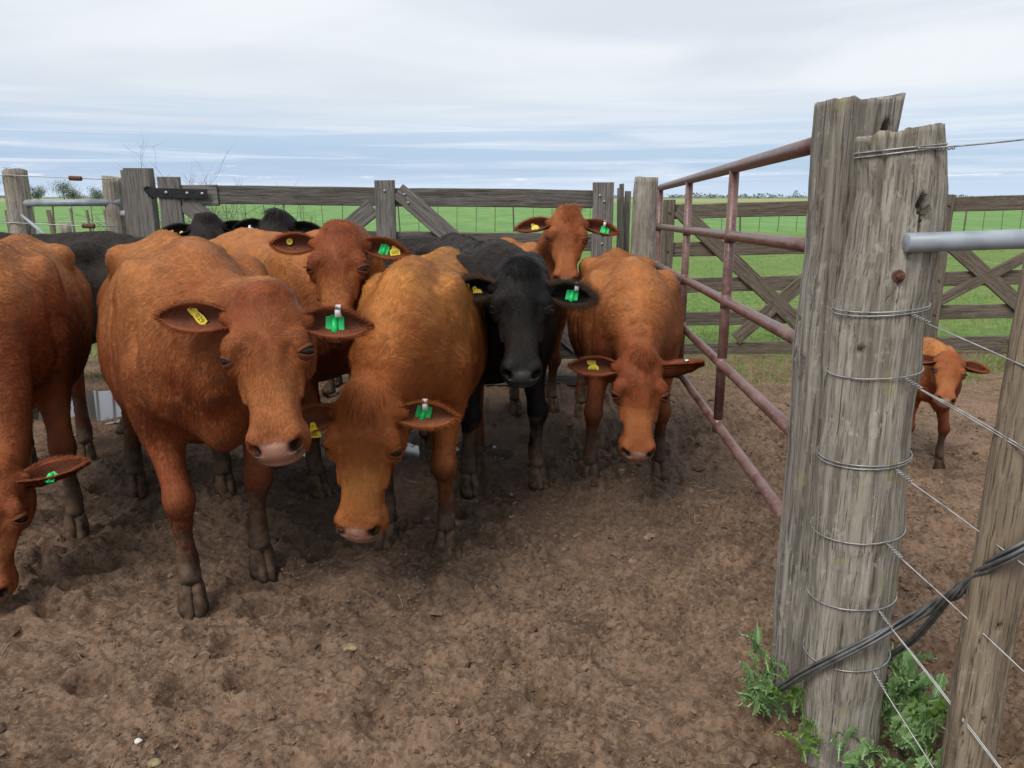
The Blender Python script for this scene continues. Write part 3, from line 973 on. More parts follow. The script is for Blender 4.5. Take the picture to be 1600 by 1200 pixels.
# low pipe rail, wires and brace at the left end
rl = tube_obj("low_pipe_rail", [(-4.30, 6.86, 1.497), (-3.45, 6.95, 1.50)], 0.030, M_GALV, None, 16)
tag(rl, "grey pipe rail between the two round posts on the far left", "pipe")
rl2 = tube_obj("pipe_stub", [(-3.44, 6.95, 1.405), (-3.28, 6.86, 1.408)], 0.030, M_GALV, None, 16)
tag(rl2, "short grey pipe stub between round post and square hinge post", "pipe")
st = empty("brace_wire", (-4.3, 6.8, 0))
tag(st, "pale brace wire slanting off the leftmost post", "wire")
for q in range(2):
    V, F = tube_mesh(np.array([(-4.24, 6.79, 1.40), (-4.0 + 0.03 * q, 6.80, 1.18 - 0.05 * q), (-3.8 + 0.1 * q, 6.80, 0.9)]) - np.array([-4.3, 6.8, 0]), 0.011, 7)
    mesh_obj("wire_strand", V, F, M_GALV, st)
for k, (z, lab) in enumerate(((1.715, "top wire with a rusty tension block, above the low pipe rail"), (1.315, "lower wire with a rusty tension block, below the pipe rail"))):
    o = empty("tension_wire", (-4.3, 6.9, z))
    tag(o, lab, "wire")
    V, F = tube_mesh([(-1.6, 0, 0.03), (0, -0.1, 0.015), (0.55, -0.1, -0.01), (0.82, 0, -0.02)], 0.004, 6)
    mesh_obj("wire_strand", V, F, M_WIRE, o)
    xo = 0.56 if k == 0 else 0.62
    V, F = tube_mesh([(xo - 0.05, -0.1, -0.01), (xo - 0.045, -0.1, -0.01), (xo + 0.055, -0.1, -0.014), (xo + 0.06, -0.1, -0.014)], [0.012, 0.020, 0.020, 0.012], 8)
    mesh_obj("tension_block", V, F, M_RUST, o, False)

# ---- brown timber gates at the right, behind the pipe gate
def field_gate(name, label, xa, xb, ya, yb, za, zb, stiles, braces):
    o = empty(name, ((xa + xb) / 2, (ya + yb) / 2, 0))
    tag(o, label, "gate", "brown timber gates on the far right")
    at_ = lambda t, z: (xa + (xb - xa) * t, ya + (yb - ya) * t, z + za + (zb - za) * t)
    off = np.array([0, -0.037, 0])
    for z in (1.405, 1.035, 0.675, 0.335, 0.01):
        timber("board", at_(0, z), at_(1, z), 0.142, 0.034, M_BROWN, o)
    for t, w, zt in stiles:
        timber("stile", np.array(at_(t, -0.10)) + off, np.array(at_(t, zt)) + off, w, 0.045, M_BROWN, o)
    for (t0, z0), (t1, z1), w in braces:
        timber("brace", np.array(at_(t0, z0)) + off, np.array(at_(t1, z1)) + off, w, 0.036, M_BROWN, o)
    pts = [np.array(at_(t, z)) + off * 1.75 for t, w, zt in stiles for z in (1.40, 1.03, 0.67, 0.33)]
    bolt_heads(pts, o, M_RUST, 0.013)
    return o


field_gate("field_gate", "brown five-board gate seen through the maroon pipe gate", 1.50, 4.10, 7.75, 7.75, 0.0, 0.065,
           [(0.015, 0.115, 1.52), (0.975, 0.12, 1.55)], [((0.05, 1.43), (0.62, 0.08), 0.150), ((0.30, 0.12), (0.80, 1.30), 0.13)])
field_gate("field_gate", "brown five-board gate on the far right behind the grey rail", 4.22, 7.40, 7.75, 7.65, 0.07, 0.16,
           [(0.012, 0.12, 1.50), (0.98, 0.12, 1.52)], [((0.03, 1.05), (0.42, 0.02), 0.15), ((0.02, 0.45), (0.40, 1.10), 0.10)])
simple_post("field_gate_post", 1.40, 7.83, 1.32, 0.07, M_POST, "short grey post holding the near end of the brown gate", 36, group="posts of the brown gates")
simple_post("field_gate_post", 4.16, 7.84, 1.62, 0.09, M_POST, "grey post where the two brown timber gates meet", 37, group="posts of the brown gates")

# ---- wire fences with droppers out on the pasture
def wire_fence(name, label, p0, p1, spacing, h, post_every, nwire, seed, r=0.018, wr=0.004):
    r_ = np.random.default_rng(seed)
    p0, p1 = np.array(p0, float), np.array(p1, float)
    L = np.linalg.norm(p1 - p0)
    o = empty(name, (*p0, 0))
    tag(o, label, "fence")
    n = int(L / spacing)
    for i in range(n + 1):
        q = (p1 - p0) * i / n
        big = i % post_every == 0
        rr = (r * 2.2 if big else r) * r_.uniform(0.8, 1.2)
        lean = r_.normal(0, 0.03, 2)
        hh = h * (1.08 if big else 1.0) * r_.uniform(0.95, 1.03)
        V, F = tube_mesh([(q[0], q[1], -0.05), (q[0] + lean[0] * 0.5, q[1], hh * 0.5), (q[0] + lean[0], q[1] + lean[1], hh)], [rr, rr * 0.95, rr * 0.85], 6)
        mesh_obj("post" if big else "dropper", V, F, M_BROWN, o, False)
    for k in range(nwire):
        z = h * (0.16 + 0.80 * k / (nwire - 1))
        V, F = tube_mesh([((p1 - p0)[0] * t, (p1 - p0)[1] * t, z + 0.02 * math.sin(t * 40)) for t in np.linspace(0, 1, 30)], wr, 4)
        mesh_obj("wire", V, F, M_WIRE, o)
    return o


wire_fence("wire_fence", "long wire fence with thin droppers across the green field", (-26, 35.5), (34, 36.5), 0.86, 1.18, 6, 5, 3)
lf = empty("wire_fence", (-5.0, 9.2, 0))
tag(lf, "leaning dropper fence behind the low pipe rail on the far left", "fence")
for (x0, x1, zt, r0) in ((-5.30, -5.42, 1.40, 0.026), (-5.10, -5.16, 1.42, 0.013), (-4.88, -4.97, 1.40, 0.015), (-4.68, -4.76, 1.40, 0.018), (-4.52, -4.60, 1.38, 0.032), (-4.38, -4.42, 1.34, 0.015), (-5.62, -5.66, 1.41, 0.016), (-4.16, -4.20, 1.33, 0.016), (-3.9, -3.93, 1.32, 0.016), (-5.85, -5.9, 1.4, 0.03)):
    V, F = tube_mesh([(x0 + 5.0, 0, -0.05), (x1 + 5.0, 0, zt)], [r0 * 1.1, r0], 7)
    mesh_obj("dropper", V, F, M_BROWN, lf)
for z in (0.35, 0.7, 1.05, 1.28):
    V, F = tube_mesh([(-2.5, 0, z), (0, 0, z - 0.02), (1.6, 0, z)], 0.005, 5)
    mesh_obj("wire", V, F, M_WIRE, lf)
simple_post("stump_post", -4.82, 8.45, 1.27, 0.062, M_POST, "short broken stump of a post behind the low pipe rail", 39, nth=24, nz=20)
# ------------------------------------------------------------------ plants and trees
def leaf_material(name, c0, c1, rib=None):
    m, ns, ls, b = material(name)
    g = ns.new("ShaderNodeNewGeometry")
    n = nd(ns, "ShaderNodeTexNoise", i_Scale=25.0, i_Detail=4.0)
    ls.new(g.outputs["Position"], n.inputs["Vector"])
    c = mixc(ns, ls, sstep(ns, ls, n.outputs[0], 0.3, 0.7), c0, c1)
    oi = ns.new("ShaderNodeObjectInfo")
    c = mixc(ns, ls, mth(ns, ls, "MULTIPLY", oi.outputs["Random"], 0.5), c, tuple(0.5 * (a + b_) * 1.25 for a, b_ in zip(c0, c1)))
    if rib:
        a = nd(ns, "ShaderNodeAttribute", attribute_name="rib")
        c = mixc(ns, ls, a.outputs["Fac"], c, rib)
    ls.new(c, b.inputs["Base Color"])
    b.inputs["Roughness"].default_value = 0.62
    b.inputs["Specular IOR Level"].default_value = 0.3
    return m


M_THISTLE = leaf_material("thistle_leaf", (0.085, 0.190, 0.050), (0.200, 0.340, 0.115), (0.32, 0.43, 0.23))
M_WEED = leaf_material("bright_weed_leaf", (0.080, 0.170, 0.025), (0.160, 0.290, 0.050), (0.24, 0.34, 0.12))


def thistle_leaf(seed, L=0.2, W=0.055, arch=0.5, lobes=8):
    """a spiny, deeply cut leaf: local x along the rib, z up"""
    r = np.random.default_rng(seed)
    V, F, rib = [], [], []

    def rp(u):
        return np.array([u * L * (1 - 0.12 * arch * u), 0.0, L * (0.42 * arch * math.sin(u * 2.4) - 0.25 * arch * u * u)])
    # rib strip
    m = 14
    for i in range(m + 1):
        u = i / m
        p = rp(u)
        w = 0.0035 * (1 - u * 0.8) + 0.001
        for s_ in (-1, 0, 1):
            V.append(p + np.array([0, s_ * w, 0.0015 * (1 - abs(s_))]))
            rib.append(1.0)
    for i in range(m):
        for k in range(2):
            a = i * 3 + k
            F.append((a, a + 3, a + 4, a + 1))
    for i in range(lobes):
        u = 0.10 + 0.86 * i / (lobes - 1)
        prof = W * (math.sin(math.pi * min(1, u * 0.95 + 0.10)) ** 0.7) * r.uniform(0.8, 1.15)
        for s_ in (-1, 1):
            p0, p1 = rp(max(0, u - 0.055)), rp(min(1, u + 0.060))
            d = np.array([0.55 + 0.4 * u, s_ * 1.0, r.uniform(0.15, 0.75)])
            d = nrm(d)
            c = rp(u)
            b0 = len(V)
            q1 = c + d * prof * 0.55 + np.array([-0.012, 0, -0.004]) * (prof / 0.05)
            q2 = c + d * prof * 0.60 + np.array([0.016, 0, 0.008]) * (prof / 0.05)
            t1 = c + d * prof * 0.80 + np.array([-0.020, 0.004 * s_, 0.016]) * (prof / 0.05)
            t2 = c + d * prof * 1.05
            t3 = c + d * prof * 0.80 + np.array([0.030, -0.002 * s_, 0.018]) * (prof / 0.05)
            V += [p0, p1, q1, q2, t1, t2, t3]
            rib += [0.5, 0.5, 0, 0, 0.5, 0.8, 0.5]
            fs = [(0, 1, 3, 2), (2, 4, 3), (2, 3, 5), (3, 6, 5)] if s_ > 0 else [(1, 0, 2, 3), (3, 4, 2), (3, 2, 5), (5, 6, 3)]
            F += [tuple(b0 + x for x in f) for f in fs]
    tip = len(V)
    e = rp(1.0)
    V += [e + np.array([0, -0.004, 0]), e + np.array([0, 0.004, 0]), e + np.array([0.022, 0, 0.004])]
    rib += [0.3, 0.3, 0.8]
    F.append((tip, tip + 1, tip + 2))
    return np.array(V), F, np.array(rib)


def leaf_data(kind, seed, **kw):
    V, F, rib = thistle_leaf(seed, **kw)
    o = mesh_obj("leaf_source", V, F, M_THISTLE if kind == "t" else M_WEED, None, False, {"rib": ("POINT", "FLOAT", rib)})
    me = o.data
    bpy.data.objects.remove(o)
    return me


TL = [leaf_data("t", s_, L=0.102, W=0.028, arch=a_, lobes=9) for s_, a_ in ((1, 0.5), (2, 0.9), (3, 0.3), (4, 0.7), (5, 1.1))]
WL = [leaf_data("w", s_ + 20, L=0.13, W=0.030, arch=a_, lobes=7) for s_, a_ in ((1, 0.5), (2, 0.9))]


def plant(name, label, loc, leaves, group):
    o = empty(name, loc)
    tag(o, label, "weed", group)
    for (lib, az_, pitch, sc, dx, dy, dz) in leaves:
        lf_ = bpy.data.objects.new("leaf", lib)
        lf_.location = (dx, dy, dz)
        lf_.rotation_euler = (rng.normal(0, 0.35), -pitch, az_)
        lf_.scale = (sc, sc, sc)
        link(lf_, o)
    return o


def rosette(n, spread, rlo, rhi, az0=0, az1=2 * math.pi, lib=TL, sc=(0.6, 1.1), zh=0.12):
    out = []
    for k in range(n):
        a = rng.uniform(az0, az1)
        out.append((lib[rng.integers(len(lib))], a, rng.uniform(rlo, rhi), rng.uniform(*sc), rng.normal(0, spread), rng.normal(0, spread), 0.01 + zh * rng.random()))
    return out


GT = "thistles growing round the foot of the posts"
plant("thistle", "grey-green thistle sprawling over the soil left of the squared post", (0.79, 2.03, 0.0), rosette(9, 0.02, -0.05, 0.7, 2.3, 3.9, sc=(0.7, 1.15), zh=0.05) + rosette(8, 0.025, 0.5, 1.3, 1.8, 4.0, sc=(0.6, 1.0), zh=0.12), GT)
plant("thistle", "thistle climbing the left side of the squared post", (0.80, 2.16, 0.0), rosette(13, 0.03, 0.6, 1.4, 1.6, 4.2, sc=(0.6, 0.95), zh=0.20), GT)
plant("thistle", "tall silvery thistle pressed against the right side of the round post", (1.09, 1.93, 0.0), rosette(30, 0.04, 0.4, 1.4, -2.4, 1.6, sc=(0.7, 1.15), zh=0.22), GT)
plant("thistle", "thistle at the right edge of the clump, nearest the slim post", (1.20, 1.98, 0.0), rosette(22, 0.045, 0.2, 1.2, -2.6, 1.2, sc=(0.6, 1.0), zh=0.10), GT)
plant("thistle", "low thistle spreading in front of the round post's foot", (0.94, 1.78, 0.0), rosette(22, 0.05, 0.0, 1.2, 2.6, 6.5, sc=(0.55, 1.0), zh=0.08), GT)
plant("thistle", "bushy thistle between the round post and the slim post", (1.07, 1.80, 0.0), rosette(26, 0.05, 0.2, 1.3, 3.0, 6.8, sc=(0.6, 1.05), zh=0.12), GT)
plant("broad_weed", "bright green weed among the thistles beside the slim post", (1.16, 1.87, 0.0), rosette(10, 0.02, 0.7, 1.4, -1.5, 1.8, WL, (0.8, 1.5), 0.06), "bright green weeds by the posts")
plant("broad_weed", "thin bright weed in the gap between the two big posts", (0.85, 1.98, 0.02), rosette(8, 0.025, 0.3, 1.3, 2.0, 5.2, WL, (0.5, 0.9), 0.10), "bright green weeds by the posts")
plant("broad_weed", "small bright weed at the left foot of the round post", (0.84, 1.86, 0.0), rosette(9, 0.03, 0.2, 1.2, 2.0, 5.4, WL, (0.5, 0.8), 0.03), "bright green weeds by the posts")

# ---- leafless shrubs behind the timber gate
M_TWIG = plain("bare_twig", (0.125, 0.105, 0.085), 0.85, vary=0.3)


def bare_shrub(label, loc, height, spread, nst, seed, levels=4):
    r = np.random.default_rng(seed)
    o = empty("bare_shrub", loc)
    tag(o, label, "shrub", "leafless shrubs behind the timber gate")
    stems, twigs = [], []

    def grow(p, d, L, rad, lev):
        n = 5
        pts = [p]
        for i in range(n):
            d = nrm(d + r.normal(0, 0.13, 3) + np.array([0, 0, 0.05]))
            pts.append(pts[-1] + d * L / n)
        pts = np.array(pts)
        (stems if lev == 0 else twigs).append(tube_mesh(pts, np.linspace(rad, rad * 0.55, n + 1), 5 if lev < 2 else 3))
        if lev < levels - 1:
            for k in range(3 if lev else 4):
                i = r.integers(2, n + 1)
                nd_ = nrm(d * 0.8 + r.normal(0, 0.55, 3) + np.array([0, 0, 0.15]))
                grow(pts[i], nd_, L * r.uniform(0.5, 0.8), rad * 0.55, lev + 1)
    for k in range(nst):
        a = k / nst * 6.28 + r.uniform(0, 1)
        grow(np.array([0.05 * math.cos(a), 0.05 * math.sin(a), -0.05]), nrm([spread * math.cos(a), spread * math.sin(a), 1.0]), height * 0.46, 0.013, 0)
    V, F = join(stems)
    mesh_obj("stem", V, F, M_TWIG, o)
    V, F = join(twigs)
    mesh_obj("twigs", V, F, M_TWIG, o)
    return o


bare_shrub("largest leafless shrub, above the hinge strap of the timber gate", (-4.75, 12.2, 0), 2.15, 0.45, 8, 3, 5)
bare_shrub("leafless shrub above the left half of the top board", (-4.10, 12.0, 0), 1.95, 0.28, 5, 5)
bare_shrub("sparse leafless shrub behind the square hinge post", (-5.75, 12.3, 0), 1.95, 0.28, 3, 8, 4)
bare_shrub("faint low leafless shrub over the middle of the top board", (-3.45, 13.0, 0), 1.9, 0.5, 4, 11, 4)

# ---- trees on the skyline
M_FAR = leaf_material("far_foliage", (0.085, 0.105, 0.070), (0.155, 0.175, 0.120))
M_BARK = plain("far_bark", (0.10, 0.085, 0.07), 0.9)


def far_tree(label, loc, h, w, seed, sparse=False, group="trees on the far left skyline"):
    r = np.random.default_rng(seed)
    o = empty("far_tree", loc)
    tag(o, label, "tree", group)
    parts = [tube_mesh([(0, 0, -0.1), (r.normal(0, .1), 0, h * 0.35), (r.normal(0, .3), 0, h * 0.75)], [0.16, 0.12, 0.05], 6)]
    cl = []
    nb = 7 if sparse else 9
    for k in range(nb):
        a = r.uniform(0, 6.28)
        z = h * r.uniform(0.40, 0.95)
        q = np.array([w * 0.42 * math.cos(a) * r.random(), w * 0.42 * math.sin(a) * r.random(), z])
        parts.append(tube_mesh([(0, 0, h * 0.3 + 0.1 * k), (q * np.array([.5, .5, 1]) + np.array([0, 0, -0.3])).tolist(), q.tolist()], [0.06, 0.05, 0.03], 4))
        cl.append((q, r.uniform(0.16, 0.26) * w * (0.8 if sparse else 1.1)))
    V, F = join(parts)
    mesh_obj("trunk", V, F, M_BARK, o)
    P = np.concatenate([c + r.normal(0, 1, (130 if sparse else 230, 3)) * rad * np.array([0.62, 0.62, 0.5]) for c, rad in cl])
    n = len(P)
    s_ = r.uniform(0.06, 0.16, (n, 1))
    a, b = nrm(r.normal(0, 1, (n, 3))), nrm(r.normal(0, 1, (n, 3)))
    V = np.stack([P - a * s_, P + b * s_, P + a * s_, P - b * s_], 1).reshape(-1, 3)
    F = np.arange(n * 4).reshape(-1, 4)
    mesh_obj("crown", V, F, M_FAR, o, False)
    return o


specs = [(-152.5, 7.0, 5.2, "leftmost tree of the skyline clump, half behind the corner post"), (-148.0, 8.4, 5.6, "tallest tree of the skyline clump, just right of the corner post"), (-143.0, 7.0, 5.0, "second tall tree of the skyline clump"),
         (-139.2, 3.6, 4.4, "low rounded tree at the middle of the skyline clump"), (-133.0, 4.6, 6.5, "broad bushy tree under the rusty tension block"), (-127.0, 3.0, 5.0, "low bush in the gap of the skyline trees"),
         (-121.5, 3.2, 5.2, "flat bushy tree just left of the round post"), (-118.8, 5.4, 3.2, "slim tree of the skyline clump closest to the round post"), (-157.5, 4.8, 4.5, "small skyline tree left of the corner post")]
for k, (x, h, w, lab) in enumerate(specs):
    far_tree(lab, (x, 232 + 3 * math.sin(k * 2.1), 0), h * 1.15, w * 1.1, 40 + k, sparse=k in (1, 2, 7))

# far shelter belts: one mass too distant to tell apart
r = np.random.default_rng(77)
TV, TF, off = [], [], 0
for k in range(170):
    y = r.uniform(900, 1900)
    x = y * (r.uniform(-0.66, 0.67) if k % 3 else r.uniform(0.20, 0.42))
    h, w = r.uniform(2, 6) * (1.7 if k % 17 == 0 else 1), r.uniform(6, 26)
    P = np.stack([x + r.normal(0, w * 0.35, 26), y + r.normal(0, 3, 26), h * r.random(26) ** 0.8], 1)
    n = len(P)
    s_ = r.uniform(0.8, 1.9, (n, 1))
    a, b = nrm(r.normal(0, 1, (n, 3)) * [1, 1, 0.5]), nrm(r.normal(0, 1, (n, 3)))
    TV.append(np.stack([P - a * s_, P + b * s_, P + a * s_, P - b * s_], 1).reshape(-1, 3))
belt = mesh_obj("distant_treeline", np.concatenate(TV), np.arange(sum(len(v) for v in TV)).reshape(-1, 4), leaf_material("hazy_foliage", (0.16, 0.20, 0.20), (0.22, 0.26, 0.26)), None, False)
tag(belt, "faint shelter belts of trees along the far horizon", "trees", kind="stuff")

# ---- small things lying about
def lump(name, label, x, y, r_, mat, seed, flat=0.6, cat="stone"):
    v = IV * (1 + 0.6 * (fbm(IV + seed, 1.4, 3, seed)[:, None] - 0.5)) * np.array([r_ * 1.2, r_, r_ * flat])
    z = float(ground_h(np.array([x], f32), np.array([y], f32))[0])
    o = mesh_obj(name, v, IF, mat)
    o.location = (x, y, z + r_ * flat * 0.55)
    return tag(o, label, cat)


M_PALE = plain("pale_dung_cake", (0.25, 0.19, 0.105), 0.9, vary=0.35, scale=60)
M_WHITE = plain("white_bit", (0.62, 0.60, 0.56), 0.7)
M_BAG = plain("blue_white_plastic", (0.50, 0.62, 0.72), 0.4)
lump("dry_lump", "pale yellowish dry lump on the soil before the golden cow", -0.575, 2.42, 0.024, M_PALE, 4, 0.45, "lump")
lump("white_pebble", "white pebble on the soil in the lower left of the picture", -1.105, 1.955, 0.010, M_WHITE, 6)
lump("tan_stone", "tan stone at the bottom edge below the white pebble", -1.02, 1.875, 0.017, M_PALE, 7)
bag = lump("plastic_scrap", "scrap of pale blue plastic under the brown gate on the far right", 5.05, 7.95, 0.085, M_BAG, 8, 0.7, "plastic")
# ------------------------------------------------------------------ cattle
def curve1(xs, ys, q):
    """monotone-ish smooth interpolation"""
    return np.interp(q, xs, ys)


def smooth_stations(st, n):
    st = np.asarray(st, float)
    return spline(st, n)


class SDF:
    """a smooth union of tubes and ellipsoids, evaluated at points"""

    def __init__(self):
        self.ops = []

    def tube(self, c, up, rs, ru, rd, k=0.03, ex=2.0, cap=0.6):
        c, up = np.asarray(c, float), nrm(np.asarray(up, float))
        rs, ru, rd = (np.broadcast_to(np.asarray(r, float), (len(c),)) for r in (rs, ru, rd))
        m = np.maximum(np.maximum(rs, ru), rd).max() + k + 0.06
        self.ops.append(("tube", k, c.min(0) - m, c.max(0) + m, (c.astype(f32), up.astype(f32), rs.astype(f32), ru.astype(f32), rd.astype(f32), ex, cap)))

    def ell(self, c, r, M=None, k=0.03, sub=False):
        c, r = np.asarray(c, float), np.asarray(r, float)
        M = np.eye(3) if M is None else np.asarray(M, float)
        m = r.max() + k + 0.05
        self.ops.append(("sub" if sub else "ell", k, c - m, c + m, (c.astype(f32), r.astype(f32), M.astype(f32))))

    def bounds(self, pad=0.03):
        lo = np.min([o[2] for o in self.ops if o[0] != "sub"], 0)
        hi = np.max([o[3] for o in self.ops if o[0] != "sub"], 0)
        return lo, hi

    def __call__(self, P):
        ch = np.array_split(P, 8)
        with ThreadPoolExecutor(4) as ex:
            return np.concatenate(list(ex.map(self.evaluate, ch)))

    def evaluate(self, P):
        D = np.full(len(P), 0.5, f32)
        for typ, k, lo, hi, a in self.ops:
            idx = np.nonzero((P[:, 0] >= lo[0]) & (P[:, 0] <= hi[0]) & (P[:, 1] >= lo[1]) & (P[:, 1] <= hi[1]) & (P[:, 2] >= lo[2]) & (P[:, 2] <= hi[2]))[0]
            if not len(idx):
                continue
            Q = P[idx]
            if typ == "tube":
                c, up, rs, ru, rd, ex, cap = a
                d = np.full(len(Q), 0.5, f32)
                nseg = len(c) - 1
                for i in range(nseg):
                    ab = c[i + 1] - c[i]
                    L2 = float(ab @ ab) + 1e-12
                    L = math.sqrt(L2)
                    tr = ((Q - c[i]) @ ab) / f32(L2)
                    sl = 0.06 / L
                    near = (tr > (-9e9 if i == 0 else -sl)) & (tr < (9e9 if i == nseg - 1 else 1 + sl))
                    ni_ = np.nonzero(near)[0]
                    if not len(ni_):
                        continue
                    t = np.clip(tr[ni_], 0, 1)
                    off = Q[ni_] - c[i] - t[:, None] * ab
                    u = (off @ up[i]) * (1 - t) + (off @ up[i + 1]) * t
                    x = (off @ ab) / L
                    s2 = np.maximum(np.einsum('ij,ij->i', off, off) - u * u - x * x, 0)
                    Rs = rs[i] + (rs[i + 1] - rs[i]) * t
                    Ru = np.where(u > 0, ru[i] + (ru[i + 1] - ru[i]) * t, rd[i] + (rd[i + 1] - rd[i]) * t)
                    Ra = cap * np.minimum(Rs, Ru)
                    if ex == 2.0:
                        q2 = s2 / Rs ** 2 + u * u / Ru ** 2
                    else:
                        q2 = ((s2 / Rs ** 2) ** (ex / 2) + (np.abs(u) / Ru) ** ex) ** (2 / ex)
                    k0 = np.sqrt(q2 + x * x / Ra ** 2)
                    k1 = np.sqrt(s2 / Rs ** 4 + u * u / Ru ** 4 + x * x / Ra ** 4) + 1e-6
                    dd = np.where(k0 < 0.2, -np.minimum(Rs, Ru) * 0.8, k0 * (k0 - 1) / k1)
                    d[ni_] = np.minimum(d[ni_], dd)
            else:
                c, r, M = a
                q = (Q - c) @ M.T
                k0 = np.sqrt(((q / r) ** 2).sum(1))
                k1 = np.sqrt(((q / r ** 2) ** 2).sum(1)) + 1e-6
                d = np.where(k0 < 0.2, -r.min() * 0.8, k0 * (k0 - 1) / k1)
            e = D[idx]
            if typ == "sub":
                h = np.clip(0.5 - 0.5 * (e + d) / k, 0, 1)
                D[idx] = e * (1 - h) - d * h + k * h * (1 - h)
            else:
                h = np.clip(0.5 + 0.5 * (d - e) / k, 0, 1)
                D[idx] = d * (1 - h) + e * h - k * h * (1 - h)
        return D


def surface_nets(sdf, vox):
    lo, hi = sdf.bounds()
    B = 4
    n = (np.ceil((hi - lo) / (vox * B)).astype(int) + 1) * B
    cn = n // B + 1
    ax = [lo[i] + np.arange(cn[i]) * vox * B for i in range(3)]
    CP = np.stack(np.meshgrid(*ax, indexing="ij"), -1).reshape(-1, 3).astype(f32)
    cd = sdf(CP).reshape(cn)
    G = np.repeat(np.repeat(np.repeat(np.where(cd[:-1, :-1, :-1] > 0, 0.5, -0.5).astype(f32), B, 0), B, 1), B, 2)
    near = np.abs(cd) < vox * B * 1.25
    cell = np.zeros(tuple(cn - 1), bool)
    mx = np.zeros(tuple(cn - 1), bool)
    for dx in (0, 1):
        for dy in (0, 1):
            for dz in (0, 1):
                sl = tuple(slice(d, c - 1 + d) for d, c in zip((dx, dy, dz), cn))
                cell |= near[sl]
                mx |= (cd[sl] > 0) != (cd[:-1, :-1, :-1] > 0)
    cell |= mx
    bi = np.argwhere(cell)
    loc = np.stack(np.meshgrid(*[np.arange(B)] * 3, indexing="ij"), -1).reshape(-1, 3)
    I = (bi[:, None, :] * B + loc[None]).reshape(-1, 3)
    Pf = (lo + I * vox).astype(f32)
    G[I[:, 0], I[:, 1], I[:, 2]] = sdf(Pf)
    S = G < 0
    s8 = sum(S[dx:dx + S.shape[0] - 1, dy:dy + S.shape[1] - 1, dz:dz + S.shape[2] - 1].astype(np.int8)
             for dx in (0, 1) for dy in (0, 1) for dz in (0, 1))
    act = np.argwhere((s8 > 0) & (s8 < 8))
    vid = np.full(s8.shape, -1, np.int32)
    vid[act[:, 0], act[:, 1], act[:, 2]] = np.arange(len(act))
    acc = np.zeros((len(act), 3), f32)
    cnt = np.zeros(len(act), f32)
    corners = [(x, y, z) for x in (0, 1) for y in (0, 1) for z in (0, 1)]
    for a in corners:
        for b in corners:
            if sum(abs(p - q) for p, q in zip(a, b)) == 1 and a < b:
                ga = G[act[:, 0] + a[0], act[:, 1] + a[1], act[:, 2] + a[2]]
                gb = G[act[:, 0] + b[0], act[:, 1] + b[1], act[:, 2] + b[2]]
                m = (ga < 0) != (gb < 0)
                t = np.where(m, ga / np.where(m, ga - gb, 1), 0)[:, None]
                p = np.array(a, f32) + t * (np.array(b, f32) - np.array(a, f32))
                acc += np.where(m[:, None], p, 0)
                cnt += m
    V = lo + (act + acc / cnt[:, None]) * vox
    quads = []
    for axis in range(3):
        d = np.zeros(3, int)
        d[axis] = 1
        o1, o2 = np.zeros(3, int), np.zeros(3, int)
        o1[(axis + 1) % 3], o2[(axis + 2) % 3] = 1, 1
        Sa = S[:-1, :-1, :-1]
        Sb = S[d[0]:S.shape[0] - 1 + d[0], d[1]:S.shape[1] - 1 + d[1], d[2]:S.shape[2] - 1 + d[2]]
        e = np.argwhere(Sa != Sb)
        e = e[(e[:, (axis + 1) % 3] > 0) & (e[:, (axis + 2) % 3] > 0)]
        q = np.stack([vid[tuple((e - o1 - o2).T)], vid[tuple((e - o2).T)], vid[tuple(e.T)], vid[tuple((e - o1).T)]], 1)
        flip = ~Sa[tuple(e.T)]
        q[flip] = q[flip][:, ::-1]
        quads.append(q)
    Q = np.concatenate(quads)
    Q = Q[(Q >= 0).all(1)]
    return V, Q


def relax(V, Q, w, passes):
    """Laplacian smoothing, weight w per vertex"""
    a, b = Q.ravel(), np.roll(Q, -1, 1).ravel()
    c = np.maximum(np.bincount(a, minlength=len(V)), 1)
    for _ in range(passes):
        m = np.stack([np.bincount(a, V[b, i], len(V)) for i in range(3)], 1) / c[:, None]
        V = V + (m - V) * w[:, None]
    return V


def coat_material(name):
    m, ns, ls, b = material(name)
    a = nd(ns, "ShaderNodeAttribute", attribute_name="col")
    ls.new(a.outputs["Color"], b.inputs["Base Color"])
    g = nd(ns, "ShaderNodeAttribute", attribute_name="bare")
    ls.new(sstep(ns, ls, g.outputs["Fac"], 0.0, 1.0, 0.78, 0.40), b.inputs["Roughness"])
    ls.new(sstep(ns, ls, g.outputs["Fac"], 0.0, 1.0, 0.22, 0.35), b.inputs["Specular IOR Level"])
    t = ns.new("ShaderNodeTexCoord")
    v = nd(ns, "ShaderNodeTexVoronoi", i_Scale=260.0)
    ls.new(t.outputs["Object"], v.inputs["Vector"])
    n = nd(ns, "ShaderNodeTexNoise", i_Scale=160.0, i_Detail=3.0)
    ls.new(t.outputs["Object"], n.inputs["Vector"])
    hgt = mth(ns, ls, "ADD", mth(ns, ls, "MULTIPLY", v.outputs["Distance"], g.outputs["Fac"]), n.outputs[0])
    bp = nd(ns, "ShaderNodeBump", i_Strength=0.5, i_Distance=0.002)
    ls.new(hgt, bp.inputs["Height"])
    ls.new(bp.outputs[0], b.inputs["Normal"])
    return m


